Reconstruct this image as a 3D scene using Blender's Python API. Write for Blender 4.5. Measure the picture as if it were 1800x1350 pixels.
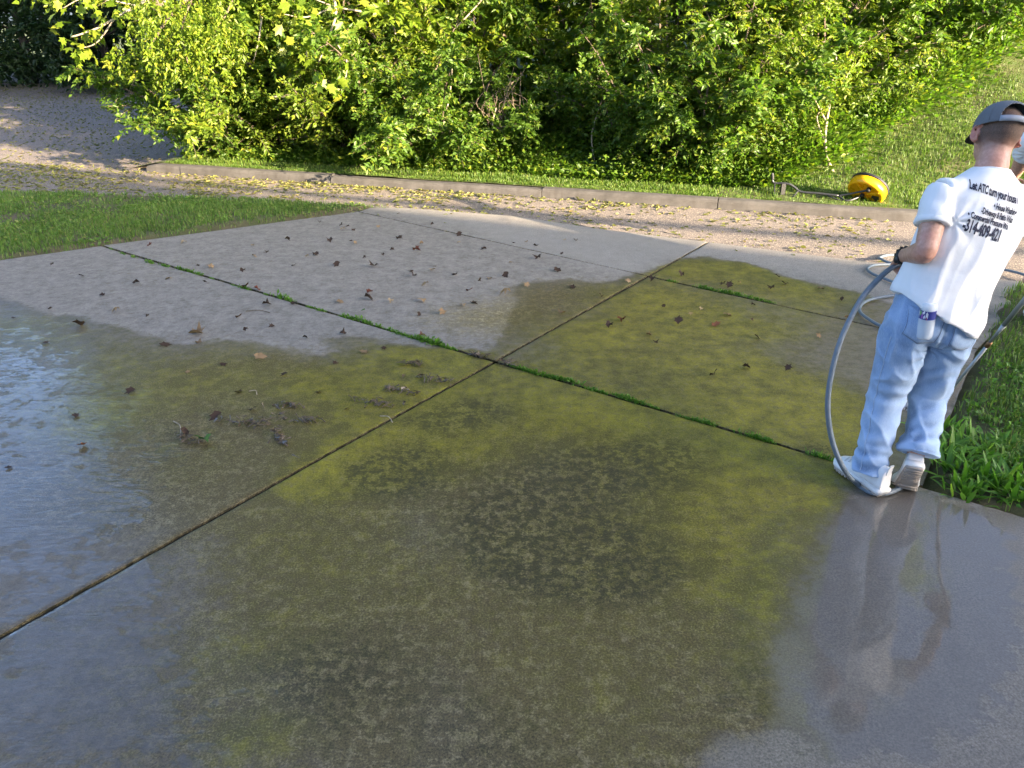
import bpy, bmesh, math, random
import numpy as np
from mathutils import Vector, Matrix, noise as mnoise
from mathutils.bvhtree import BVHTree

random.seed(7); RNG = np.random.default_rng(7)
SC = bpy.context.scene; COL = SC.collection
for o in list(bpy.data.objects): bpy.data.objects.remove(o)

# ------------------------------------------------------------------ camera, sky, sun, exposure
PITCH = math.radians(25.6); FPX = 1330.0; CAMH = 2.0
cd = bpy.data.cameras.new('camera'); cam = bpy.data.objects.new('camera', cd); COL.objects.link(cam)
cd.sensor_width = 36.0; cd.lens = 36.0*FPX/1800.0; cd.clip_start = 0.05; cd.clip_end = 2000
cam.location = (0, 0, CAMH); cam.rotation_euler = (math.pi/2-PITCH, 0, 0)
SC.camera = cam
SUN_AZ = math.atan2(0.74, -0.67); SUN_EL = math.radians(14.0)     # azimuth clockwise from +Y
W = bpy.data.worlds.new('World'); SC.world = W; W.use_nodes = True
wn = W.node_tree.nodes; wl = W.node_tree.links
sky = wn.new('ShaderNodeTexSky'); sky.sky_type = 'NISHITA'; sky.sun_disc = False
sky.sun_elevation = SUN_EL; sky.sun_rotation = SUN_AZ
sky.altitude = 150; sky.air_density = 0.5; sky.dust_density = 3.2; sky.ozone_density = 1.4
bg = wn['Background']; bg.inputs[1].default_value = 0.14
wl.new(sky.outputs[0], bg.inputs[0])
sd = bpy.data.lights.new('sun', 'SUN'); sun = bpy.data.objects.new('sun', sd); COL.objects.link(sun)
sd.energy = 5.0; sd.angle = math.radians(0.53); sd.color = (1.0, 0.80, 0.56)
sdir = Vector((math.sin(SUN_AZ)*math.cos(SUN_EL), math.cos(SUN_AZ)*math.cos(SUN_EL), math.sin(SUN_EL)))
sun.rotation_euler = sdir.to_track_quat('Z', 'Y').to_euler(); sun.location = sdir*60
SC.view_settings.view_transform = 'Standard'; SC.view_settings.look = 'None'
SC.view_settings.gamma = 1.0; SC.view_settings.exposure = 2.74; SC.view_settings.use_curve_mapping = False
SC.render.engine = 'CYCLES'
SC.cycles.use_denoising = True
SC.cycles.max_bounces = 5; SC.cycles.diffuse_bounces = 2; SC.cycles.glossy_bounces = 2; SC.cycles.transmission_bounces = 3
SC.cycles.transparent_max_bounces = 6; SC.cycles.caustics_reflective = False; SC.cycles.caustics_refractive = False
SC.cycles.sample_clamp_indirect = 6.0

# ------------------------------------------------------------------ helpers
CP, SP = math.cos(PITCH), math.sin(PITCH)
def gp(x, y, z=0.0):
    """photo measurement -> point of the level plane at height z (site survey)"""
    dx, dy = x-900.0, y-675.0
    d = dy*CP+FPX*SP; f = FPX*CP-dy*SP; t = (CAMH-z)/d
    return (dx*t, f*t)
def sy(x, y, Y):
    dx, dy = x-900.0, y-675.0
    d = dy*CP+FPX*SP; f = FPX*CP-dy*SP; t = Y/f
    return (dx*t, Y, CAMH-d*t)
TX, TY = 0.953, -0.302            # along the street
NX, NY = 0.302, 0.953             # across the street, away from the house
def st(a, n): return (a*TX+n*NX, a*TY+n*NY)
def inv_st(x, y): return (x*TX+y*TY, x*NX+y*NY)
def sstep(e0, e1, x):
    t = np.clip((np.asarray(x, float)-e0)/(e1-e0), 0, 1); return t*t*(3-2*t)

def tag(o, label=None, cat=None, group=None, kind=None):
    if label: o['label'] = label
    if cat: o['category'] = cat
    if group: o['group'] = group
    if kind: o['kind'] = kind
    return o
def empty(name, loc=(0, 0, 0)):
    o = bpy.data.objects.new(name, None); COL.objects.link(o); o.location = loc; o.empty_display_size = .1
    return o
def link(name, me, mat=None, parent=None, smooth=False):
    o = bpy.data.objects.new(name, me); COL.objects.link(o)
    if mat is not None and not me.materials: me.materials.append(mat)
    if smooth: me.polygons.foreach_set('use_smooth', [True]*len(me.polygons))
    if parent is not None:
        o.parent = parent; o.matrix_parent_inverse = Matrix.Translation(parent.location).inverted()
    return o
def mesh_np(name, V, F, attrs=None):
    """V (n,3), F (m,3 or 4) arrays -> mesh"""
    V = np.asarray(V, np.float32); F = np.asarray(F, np.int32)
    me = bpy.data.meshes.new(name); k = F.shape[1]
    me.vertices.add(len(V)); me.vertices.foreach_set('co', V.ravel())
    me.loops.add(F.size); me.loops.foreach_set('vertex_index', F.ravel())
    me.polygons.add(len(F)); me.polygons.foreach_set('loop_start', np.arange(0, F.size, k, dtype=np.int32))
    me.polygons.foreach_set('loop_total', np.full(len(F), k, np.int32))
    if attrs:
        for an, A in attrs.items():
            A = np.asarray(A, np.float32)
            if A.ndim == 1: A = np.stack([A, A, A], 1)
            if A.shape[1] == 3: A = np.concatenate([A, np.ones((len(A), 1), np.float32)], 1)
            at = me.attributes.new(an, 'FLOAT_COLOR', 'POINT'); at.data.foreach_set('color', A.ravel().astype(np.float32))
    me.update(calc_edges=True); me.validate()
    return me
def mesh_py(name, V, F):
    me = bpy.data.meshes.new(name); me.from_pydata([tuple(v) for v in V], [], [tuple(f) for f in F]); me.update(); return me

class MB:
    def __init__(s): s.V = []; s.F = []
    def add(s, V, F):
        b = len(s.V); s.V += [tuple(v) for v in V]; s.F += [tuple(i+b for i in f) for f in F]; return s
    def box(s, c, sz, rot=None):
        x, y, z = [q/2 for q in sz]
        V = [Vector(p) for p in ((-x,-y,-z),(x,-y,-z),(x,y,-z),(-x,y,-z),(-x,-y,z),(x,-y,z),(x,y,z),(-x,y,z))]
        if rot is not None: V = [rot @ v for v in V]
        return s.add([v+Vector(c) for v in V], [(0,3,2,1),(4,5,6,7),(0,1,5,4),(1,2,6,5),(2,3,7,6),(3,0,4,7)])
    def tube(s, pts, rad, seg=8, cap=True):
        pts = [Vector(p) for p in pts]; n = len(pts)
        if not hasattr(rad, '__len__'): rad = [rad]*n
        b = len(s.V); up = None
        for i, p in enumerate(pts):
            d = (pts[min(i+1, n-1)]-pts[max(i-1, 0)]).normalized()
            if up is None:
                up = Vector((0, 0, 1)) if abs(d.z) < .9 else Vector((1, 0, 0))
            x = d.cross(up)
            if x.length < 1e-4: x = d.cross(Vector((.3, .9, .1)))
            x.normalize(); y = x.cross(d).normalized(); up = y
            for k in range(seg):
                a = 2*math.pi*k/seg; s.V.append(tuple(p+(x*math.cos(a)+y*math.sin(a))*rad[i]))
        for i in range(n-1):
            for k in range(seg):
                s.F.append((b+i*seg+k, b+i*seg+(k+1) % seg, b+(i+1)*seg+(k+1) % seg, b+(i+1)*seg+k))
        if cap:
            s.F.append(tuple(b+k for k in range(seg))[::-1]); s.F.append(tuple(b+(n-1)*seg+k for k in range(seg)))
        return s
    def rings(s, R, cap=True):
        b = len(s.V); seg = len(R[0])
        for r in R: s.V += [tuple(p) for p in r]
        for i in range(len(R)-1):
            for k in range(seg):
                s.F.append((b+i*seg+k, b+i*seg+(k+1) % seg, b+(i+1)*seg+(k+1) % seg, b+(i+1)*seg+k))
        if cap:
            s.F.append(tuple(b+k for k in range(seg))[::-1]); s.F.append(tuple(b+(len(R)-1)*seg+k for k in range(seg)))
        return s
    def ball(s, c, r, seg=12, rot=None):
        R = []; r = r if hasattr(r, '__len__') else (r, r, r); rn = max(4, seg//2)
        for i in range(1, rn):
            t = math.pi*i/rn; ring = []
            for k in range(seg):
                a = 2*math.pi*k/seg
                v = Vector((r[0]*math.sin(t)*math.cos(a), r[1]*math.sin(t)*math.sin(a), -r[2]*math.cos(t)))
                if rot is not None: v = rot @ v
                ring.append(v+Vector(c))
            R.append(ring)
        return s.rings(R)
    def lathe(s, prof, c=(0, 0, 0), seg=24, M=None):
        R = []
        for r, z in prof:
            ring = [Vector((r*math.cos(2*math.pi*k/seg), r*math.sin(2*math.pi*k/seg), z)) for k in range(seg)]
            if M is not None: ring = [M @ v for v in ring]
            R.append([v+Vector(c) for v in ring])
        return s.rings(R)
    def mesh(s, name): return mesh_py(name, s.V, s.F)
    def build(s, name, mat, parent=None, smooth=False): return link(name, s.mesh(name), mat, parent, smooth)

def spline(pts, per=8):
    """Catmull-Rom through the points"""
    P = [Vector(p) for p in pts]; out = []
    for i in range(len(P)-1):
        p0, p1, p2, p3 = P[max(i-1, 0)], P[i], P[i+1], P[min(i+2, len(P)-1)]
        for k in range(per):
            t = k/per
            out.append(.5*((2*p1)+(p2-p0)*t+(2*p0-5*p1+4*p2-p3)*t*t+(3*p1-p0-3*p2+p3)*t*t*t))
    out.append(P[-1]); return out

# value noise in numpy
_perm = RNG.permutation(65536); _rv = RNG.random(65536)
def vnoise(x, y, f=1.0, seed=0):
    x = np.asarray(x)*f+seed*17.3; y = np.asarray(y)*f+seed*31.7
    xi = np.floor(x).astype(int); yi = np.floor(y).astype(int); xf = x-xi; yf = y-yi
    u = xf*xf*(3-2*xf); v = yf*yf*(3-2*yf)
    h = lambda i, j: _rv[_perm[(i*7919+j*104729+seed*131) & 65535]]
    return (h(xi, yi)*(1-u)+h(xi+1, yi)*u)*(1-v)+(h(xi, yi+1)*(1-u)+h(xi+1, yi+1)*u)*v
def fbm(x, y, f=1.0, oct=4, seed=0):
    s = 0; a = .5; t = 0
    for k in range(oct): s = s+a*vnoise(x, y, f*2**k, seed+k); t += a; a *= .55
    return s/t
def in_poly(x, y, poly):
    x = np.asarray(x); y = np.asarray(y); ins = np.zeros(x.shape, bool); n = len(poly)
    for i in range(n):
        x1, y1 = poly[i]; x2, y2 = poly[(i+1) % n]
        c = ((y1 > y) != (y2 > y)) & (x < (x2-x1)*(y-y1)/((y2-y1) if y2 != y1 else 1e-9)+x1); ins ^= c
    return ins
def poly_sd(x, y, poly):
    """signed distance, positive inside"""
    x = np.asarray(x, float); y = np.asarray(y, float); d = np.full(x.shape, 1e9); n = len(poly)
    for i in range(n):
        x1, y1 = poly[i]; x2, y2 = poly[(i+1) % n]; dx, dy = x2-x1, y2-y1
        t = np.clip(((x-x1)*dx+(y-y1)*dy)/(dx*dx+dy*dy+1e-12), 0, 1)
        d = np.minimum(d, np.hypot(x-x1-t*dx, y-y1-t*dy))
    return np.where(in_poly(x, y, poly), d, -d)

# ------------------------------------------------------------------ material helpers
class NT:
    def __init__(s, name):
        s.m = bpy.data.materials.new(name); s.m.use_nodes = True; s.t = s.m.node_tree; s.n = s.t.nodes; s.l = s.t.links
        s.b = s.n['Principled BSDF']; s.out = s.n['Material Output']
    def node(s, typ, ins=None, **kw):
        nd = s.n.new(typ)
        for k, v in kw.items(): setattr(nd, k, v)
        for k, v in (ins or {}).items(): s.set(nd.inputs[k], v)
        return nd
    def set(s, sock, v):
        if isinstance(v, bpy.types.NodeSocket): s.l.new(v, sock)
        elif hasattr(v, '__len__') and len(v) == 3 and sock.type == 'RGBA': sock.default_value = (*v, 1)
        else: sock.default_value = v
    def coord(s, which='Object'): return s.node('ShaderNodeTexCoord').outputs[which]
    def pos(s): return s.node('ShaderNodeNewGeometry').outputs['Position']
    def noise(s, vec, scale, detail=4, rough=.55, out=0, dist=0):
        return s.node('ShaderNodeTexNoise', {'Vector': vec, 'Scale': scale, 'Detail': detail, 'Roughness': rough, 'Distortion': dist}).outputs[out]
    def voro(s, vec, scale, feature='F1', out='Distance', rnd=1.0):
        return s.node('ShaderNodeTexVoronoi', {'Vector': vec, 'Scale': scale, 'Randomness': rnd}, feature=feature).outputs[out]
    def ramp(s, v, stops):
        r = s.node('ShaderNodeValToRGB', {'Fac': v}); e = r.color_ramp.elements
        while len(e) < len(stops): e.new(.5)
        for el, (p, c) in zip(e, stops):
            el.position = p; el.color = (c, c, c, 1) if not hasattr(c, '__len__') else (*c, 1)
        return r.outputs[0]
    def mix(s, f, a, b, mode='MIX'):
        m = s.node('ShaderNodeMix', data_type='RGBA', blend_type=mode); s.set(m.inputs[0], f); s.set(m.inputs[6], a); s.set(m.inputs[7], b)
        return m.outputs[2]
    def math(s, op, a, b=0.0, c=0.0, clamp=False):
        m = s.node('ShaderNodeMath', operation=op, use_clamp=clamp); s.set(m.inputs[0], a); s.set(m.inputs[1], b); s.set(m.inputs[2], c); return m.outputs[0]
    def mapr(s, v, a, b, c=0.0, d=1.0):
        m = s.node('ShaderNodeMapRange', {'Value': v, 'From Min': a, 'From Max': b, 'To Min': c, 'To Max': d}); return m.outputs[0]
    def attr(s, name):
        a = s.node('ShaderNodeAttribute', attribute_name=name); sp = s.node('ShaderNodeSeparateColor', {0: a.outputs['Color']})
        return a.outputs['Color'], sp.outputs[0], sp.outputs[1], sp.outputs[2]
    def bump(s, h, strength=.3, dist=.01, normal=None):
        i = {'Height': h, 'Strength': strength, 'Distance': dist}
        if normal is not None: i['Normal'] = normal
        return s.node('ShaderNodeBump', i).outputs[0]
    def p(s, **kw):
        for k, v in kw.items():
            s.set(s.b.inputs[k.replace('_', ' ')], v)
        return s
MATS = {}
def simple(name, col, rough=.6, metal=0.0, var=.25, scale=30, bump=.15, dist=.002, **kw):
    if name in MATS: return MATS[name]
    t = NT(name); c = t.coord(); n = t.noise(c, scale, 5)
    dark = tuple(q*(1-var) for q in col); lite = tuple(min(1, q*(1+var)) for q in col)
    t.p(Base_Color=t.mix(n, dark, lite), Roughness=t.mapr(n, 0, 1, max(0, rough-.1), min(1, rough+.1)), Metallic=metal)
    if bump: t.p(Normal=t.bump(t.noise(c, scale*3, 3), bump, dist))
    for k, v in kw.items(): t.set(t.b.inputs[k.replace('_', ' ')], v)
    MATS[name] = t.m; return t.m
def unit(v): return v/np.maximum(1e-9, np.linalg.norm(v, axis=-1, keepdims=True))
# ------------------------------------------------------------------ setting: surfaces
def mat_concrete():
    t = NT('weathered_concrete'); P = t.pos()
    _, wet, alg, lich = t.attr('m1'); _, pud, clean, dirt = t.attr('m2')
    mid = t.noise(P, 8, 5, .68); n35 = t.noise(P, 26, 5, .80); n120 = t.noise(P, 130, 2, .7); n15 = t.noise(P, 15, 4, .74)
    c35 = t.mapr(n35, .40, .62); c120 = t.mapr(n120, .38, .66)
    wetE = t.mapr(t.math('ADD', wet, t.math('ADD', t.math('MULTIPLY_ADD', n15, .7, -.35), t.math('MULTIPLY_ADD', n35, .4, -.2))), .36, .64)
    # bare concrete: cement skin, sand and darker pores
    base = t.mix(t.mapr(mid, .32, .66), (.145, .129, .107), (.268, .243, .208))
    base = t.mix(t.math('MULTIPLY', c35, .42), base, (.38, .335, .28))
    base = t.mix(t.mapr(n120, .52, .68, 0, .7), base, (.09, .078, .065))
    base = t.mix(t.mapr(n15, .52, .68, 0, .6), base, (.135, .115, .092))
    cleanc = t.mix(t.math('MULTIPLY', c120, .55), (.255, .235, .205), t.mix(t.mapr(mid, .35, .62), (.29, .26, .225), (.38, .345, .30)))
    base = t.mix(t.math('MULTIPLY', clean, .92), base, cleanc)
    fk = t.math('ADD', t.math('MULTIPLY', n35, .62), t.math('MULTIPLY', n15, .38))
    # old grime: pale scaled islands in a dark olive-brown matrix
    isl = t.math('MULTIPLY', t.mapr(fk, .485, .55), t.mapr(mid, .34, .56, .15, 1))
    gr = t.mix(isl, t.mix(c120, (.105, .080, .028), (.195, .155, .060)), t.mix(c120, (.25, .205, .10), (.36, .30, .165)))
    dE = t.mapr(t.math('ADD', dirt, t.math('MULTIPLY_ADD', n15, .9, -.45)), .12, .72)
    col = t.mix(t.math('MULTIPLY', dE, .88), base, gr)
    V2 = t.node('ShaderNodeMapping', {0: P, 'Rotation': (0, 0, .5), 'Scale': (1.0, 3.0, 1.0)}).outputs[0]
    rip = t.noise(V2, 8, 3, .58, dist=1.0)
    pe = t.mapr(t.math('ADD', t.math('ADD', pud, t.math('MULTIPLY_ADD', mid, 1.5, -.75)), t.math('MULTIPLY_ADD', rip, .9, -.45)), .40, .50)
    film = t.math('MULTIPLY', wetE, t.mapr(pe, 0, 1, .30, 1))
    col = t.mix(wetE, col, t.mix(1.0, col, t.mix(pe, (.64, .61, .57), (.48, .45, .415)), 'MULTIPLY'))
    # yellow-green algal film, olive where thick
    ac = t.mix(t.mapr(t.math('MULTIPLY_ADD', alg, .22, mid), .60, .88), (.092, .080, .014), (.25, .215, .014))
    ac = t.mix(t.mapr(n35, .50, .66, 0, .75), ac, (.07, .058, .014)); ac = t.mix(t.mapr(n120, .52, .7, 0, .5), ac, (.24, .215, .075))
    aE = t.mapr(t.math('ADD', alg, t.math('MULTIPLY_ADD', n15, 1.4, -.7)), .20, .80)
    col = t.mix(t.math('MULTIPLY', aE, t.mapr(isl, 0, 1, .86, .60)), col, ac)
    # black lichen, only between the islands
    lk = t.math('MULTIPLY', t.mapr(t.math('ADD', lich, t.math('MULTIPLY_ADD', n15, 1.5, -.75)), .22, .72), t.mapr(fk, .47, .54, 1, .10))
    col = t.mix(t.math('MULTIPLY', lk, .82), col, (.036, .032, .017))
    gn = t.node('ShaderNodeCombineColor', {0: (gv := t.math('MULTIPLY', t.mapr(n120, .28, .72, .66, 1.34), t.mapr(t.noise(P, 420, 1, .6), .3, .7, .82, 1.18))), 1: gv, 2: gv}).outputs[0]
    col = t.mix(t.mapr(pe, 0, 1, 1.0, .6), col, t.mix(1.0, col, gn, 'MULTIPLY'))
    h = t.math('ADD', t.math('MULTIPLY', n35, .5), t.math('MULTIPLY', n120, .5))
    nb = t.bump(h, .6, .004)
    # the water film is smoother than the concrete under it and carries small flow ripples
    hw = t.math('ADD', t.math('MULTIPLY', n120, t.mapr(pe, 0, 1, .08, .0)), t.math('MULTIPLY', rip, t.math('MULTIPLY', t.mapr(pe, 0, 1, .2, 1.0), t.mapr(clean, 0, 1, 1.0, .16))))
    cn = t.bump(hw, .35, .008)
    t.p(Base_Color=col, Roughness=t.mapr(wetE, 0, 1, .9, .6), Normal=nb, Coat_Weight=film, Coat_Roughness=t.mapr(pe, 0, 1, .06, .004), Coat_IOR=1.5, Coat_Normal=cn)
    t.b.inputs['Specular IOR Level'].default_value = .3
    return t.m
def mat_asphalt():
    t = NT('worn_asphalt'); P = t.pos()
    v = t.voro(P, 75, 'F1', 'Color'); sep = t.node('ShaderNodeSeparateColor', {0: v}); d = t.voro(P, 75, 'F1')
    st_ = t.mix(sep.outputs[0], (.14, .11, .086), (.58, .47, .365))
    c = t.mix(t.mapr(d, .30, .55), st_, (.11, .095, .085))
    c = t.mix(t.mapr(t.noise(P, 1.1, 5, .6), .4, .7, 0, .45), c, (.26, .215, .18))
    c = t.mix(t.mapr(t.noise(P, 4, 6, .7), .52, .75, 0, .4), c, (.10, .085, .07))
    t.p(Base_Color=c, Roughness=.9, Normal=t.bump(t.math('MULTIPLY', d, -1.0), .6, .006)); return t.m
def mat_soil(name, a, b, c3):
    t = NT(name); P = t.pos(); n = t.noise(P, 6, 8, .7)
    c = t.mix(t.mapr(n, .35, .65), a, b); c = t.mix(t.mapr(t.noise(P, 1.7, 4), .45, .65), c, c3)
    t.p(Base_Color=c, Roughness=.95, Normal=t.bump(t.noise(P, 60, 6, .7), .8, .02)); return t.m
M_CON = mat_concrete(); M_ASP = mat_asphalt()
M_LAWN = mat_soil('lawn_thatch', (.06, .065, .02), (.085, .085, .03), (.115, .085, .05))
M_HILL = mat_soil('hill_thatch', (.06, .095, .014), (.10, .135, .02), (.10, .10, .035))
M_KERB = None
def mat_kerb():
    t = NT('shade_darkened_dirty_kerb'); P = t.pos(); n = t.noise(P, 5, 7, .65)
    c = t.mix(t.mapr(n, .35, .65), (.052, .048, .043), (.098, .091, .083)); c = t.mix(t.mapr(t.noise(P, 60, 4, .7), .55, .75, 0, .6), c, (.08, .07, .055))  # base darkened to stand in for shade on the kerb face, dirt mottled over
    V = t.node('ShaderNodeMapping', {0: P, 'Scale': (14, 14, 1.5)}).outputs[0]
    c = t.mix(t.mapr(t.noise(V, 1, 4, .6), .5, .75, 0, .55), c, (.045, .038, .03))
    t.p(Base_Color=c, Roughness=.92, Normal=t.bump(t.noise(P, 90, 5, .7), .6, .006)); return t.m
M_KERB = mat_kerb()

# far ground to the horizon
g = 600.0
tag(link('ground', mesh_np('ground', [(-g,-g,-.08),(g,-g,-.08),(g,g,-.08),(-g,g,-.08)], [(0,1,2,3)]), M_HILL), kind='structure')

# road sheet: the strip between lawn and kerb, opening out to the left beyond the end of the kerb
def sheet(name, poly, z, mat, kind='structure'):
    bm = bmesh.new(); vs = [bm.verts.new((x, y, z)) for x, y in poly]; f = bm.faces.new(vs); bm.normal_update()
    if f.normal.z < 0: f.normal_flip()
    bmesh.ops.triangulate(bm, faces=[f]); me = bpy.data.meshes.new(name); bm.to_mesh(me); bm.free()
    return tag(link(name, me, mat), kind=kind)
road = sheet('road', [(22, -4.5), (4.2, 4.9), (1.2, 6.3), (-1.9, 8.7), (-3.6, 9.3), (-6.7, 9.8), (-14, 10.6), (-46, 10.6), (-46, 40), (-7, 34), (-4, 20), (-3, 12), st(-5.2, 9.6), st(24, 9.6)], -.03, M_ASP)

# concrete driveway of ruled slabs
OU, OV = np.array((.578, .816)), np.array((.814, -.580)); O0 = np.array((-.11, 4.52))
def uv(u, v): return tuple(O0+OU*u+OV*v)
def to_uv(x, y):
    X = np.asarray(x)-O0[0]; Y = np.asarray(y)-O0[1]; return X*OU[0]+Y*OU[1], X*OV[0]+Y*OV[1]
def resample(pl, n):
    pl = np.array(pl, float); s = np.r_[0, np.cumsum(np.hypot(*np.diff(pl, axis=0).T))]; q = n*s[-1]
    return np.stack([np.interp(q, s, pl[:, 0]), np.interp(q, s, pl[:, 1])], 1)
WET = [gp(*q) for q in [(-200,470),(0,525),(80,545),(160,567),(240,583),(330,606),(400,600),(480,612),(565,628),(590,618),(560,596),(625,590),(690,603),(770,612),(850,612),(880,575),(900,545),(905,505),(1000,492),(1060,498),(1120,480),(1185,455),(1240,453),(1300,462),(1400,487),(1480,505),(1570,535),(1680,580)]]
WET += [(2.9, 4.3), (2.0, 3.0), (9, -2.2), (5, -6), (-8, -3), (-10, 4)]
CLEAN = [gp(*q) for q in [(1490,860),(1460,900),(1420,960),(1390,1060),(1355,1160),(1330,1230),(1235,1290),(1180,1349)]]+[(.0, 1.0), (1, -3), (8, -2), (2.3, 2.8), (1.98, 3.04)]
APRON = [gp(*q) for q in [(650,366),(760,385),(900,430),(1000,455),(1120,487),(1185,455),(1260,452),(1400,485),(1560,532)]]+[(4.6, 5.2), (5, 6.4), (3.3, 7.2), (1.98, 7.8), (-1.5, 9.4)]
def blob(x, y, px, py, r, asp=1.0):
    cx, cy = gp(px, py); dx, dy = x-cx, y-cy; return np.exp(-((dx/asp)**2+dy**2)/(2*r*r))
ALG = [(1180,470,.22,.9),(1290,480,.45,.95),(1420,505,.35,.85),(1130,520,.30,.85),(1010,580,.28,.55),(1060,640,.45,.7),(1190,600,.45,.75),(1290,690,.28,1.15),(1370,690,.25,1.2),(1330,730,.3,1.1),(1180,700,.35,.75),(1430,760,.25,.95),(1250,560,.4,.65),
       (1400,560,.3,.4),(1400,850,.18,.9),(1330,840,.25,.6),(1230,790,.3,.65),(1040,720,.35,.6),(900,680,.3,.6),(760,700,.2,.9),(680,790,.22,.95),(600,830,.15,.9),(540,850,.10,.7),(800,780,.25,.55),(1180,900,.3,.30),(1350,960,.16,.30),(1260,1000,.25,.28),(1100,900,.3,.25),
       (640,650,.22,.85),(730,620,.2,.9),(580,680,.2,.7),(500,700,.25,.35),(400,640,.3,.4),(300,700,.35,.3),(820,640,.15,.7),(670,720,.2,.65),(560,760,.2,.4),(170,740,.28,.75),(90,600,.3,.7),(20,560,.3,.8),(330,820,.2,.45),(60,680,.3,.5),(220,640,.25,.6),
       (450,1290,.09,.8),(400,1160,.12,.5),(470,1120,.15,.3),(700,1000,.35,.18),(900,1130,.3,.12),(560,960,.25,.25),(1290,1150,.10,.3),(1330,1060,.10,.3),(1180,1250,.2,.25),(1180,1060,.25,.15),(470,960,.2,.25)]
LIC = [(840,720,.16,.9),(760,740,.12,.7),(660,830,.10,1.0),(720,800,.12,.7),(700,850,.12,.8),(950,830,.30,.55),(900,920,.16,.95),(930,970,.14,1.0),(1000,1000,.14,.8),(1100,830,.25,.5),(1190,800,.2,.5),(1070,960,.2,.55),(1120,1010,.16,.6),(1200,700,.25,.4),(1090,640,.25,.45),(1440,790,.10,.8),(880,1300,.15,.5),(650,1150,.2,.4),(1330,1180,.06,.5),(1130,570,.25,.35),(480,850,.1,.4),(600,1250,.18,.3),(500,1180,.15,.3)]
PUD = [(20,640,0.35,0.37),(60,700,0.3,0.35),(130,760,0.22,0.33),(30,830,0.3,0.35),(180,890,0.14,0.35),(100,880,0.2,0.27),(0,900,0.25,0.31),(0,580,0.3,0.31),(220,700,0.25,0.17),(100,960,0.2,0.19),(60,1040,0.2,0.19),(120,1180,0.22,0.19),(250,1250,0.2,0.19),(60,1300,0.25,0.23),(330,1330,0.15,0.19),(200,1120,0.2,0.19),(350,800,0.12,0.21),(290,790,0.08,0.23),(250,1000,0.1,0.29),(180,1050,0.14,0.17),(1620,960,0.16,1.0),(1560,1060,0.2,1.0),(1600,1030,0.14,0.9),(1500,1180,0.22,0.9),(1640,900,0.14,0.8),(1500,940,0.2,1.0),(1480,1050,0.2,0.9),(1450,1200,0.14,0.6),(1700,950,0.12,0.1),(380,760,0.1,0.19),(40,1150,0.2,0.12)]
DIRT = [(330,700,.4,.8),(430,780,.35,1.0),(250,780,.3,.9),(560,740,.3,.8),(330,850,.25,.8),(480,680,.3,.6),(150,850,.25,.5),(640,920,.3,.45),(800,1000,.4,.5),(1000,1150,.4,.45),(700,1150,.35,.45),(900,780,.35,.45),(1050,850,.35,.45),(1200,950,.35,.4),(600,1050,.3,.35),(1330,1230,.07,.9),(1380,1300,.06,.6),(1690,1130,.06,.7),(900,560,.3,.5),(1000,520,.3,.5),(820,560,.25,.3),(480,1200,.25,.4),(1100,1250,.35,.4),(300,470,.5,.15)]
def fields(x, y):
    n1 = fbm(x, y, 1.6, 5, 3)-.5; n2 = fbm(x, y, 4.5, 4, 9)-.5
    wet = sstep(-.16, .16, poly_sd(x, y, WET)+n1*.22+n2*.10)
    S = lambda L, m: np.clip(m*sum(w*blob(x, y, px, py, r, 1.25) for px, py, r, w in L), 0, 1.15)
    cl = sstep(-.05, .14, poly_sd(x, y, CLEAN)+n2*.22); ap = sstep(-.25, .25, poly_sd(x, y, APRON)+n2*.2)*(1-wet)
    _u, _v = to_uv(x, y); alg = (S(ALG, .78)+.20*(_v > 0)*(_u < 0))*(1-cl)*(.75+.9*(n1+.5-.25)); alg *= sstep(.2, .75, wet)
    lic = S(LIC, .95)*(1-cl); pud = S(PUD, 1.25)*wet; dirt = S(DIRT, .9)*(1-cl)
    clean = np.clip(np.maximum(cl, ap*.85), 0, 1)
    u, v = to_uv(x, y)
    dirt = np.clip(dirt+(1-cl)*wet*(.42*(u < 0)*(v > 0)+.30*(u < 0)*(v < 0)+.22*(u > 0))*(.7+.9*n1), 0, 1)
    # scum that gathers along the joints
    jl = np.exp(-(v/.06)**2)*(u < 0)*.35+np.exp(-(u/.07)**2)*.25*(v < 2.5); dirt = np.clip(dirt+jl*wet, 0, 1); 
    return np.stack([wet, alg, lic], 1), np.stack([pud, clean, dirt], 1)
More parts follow.
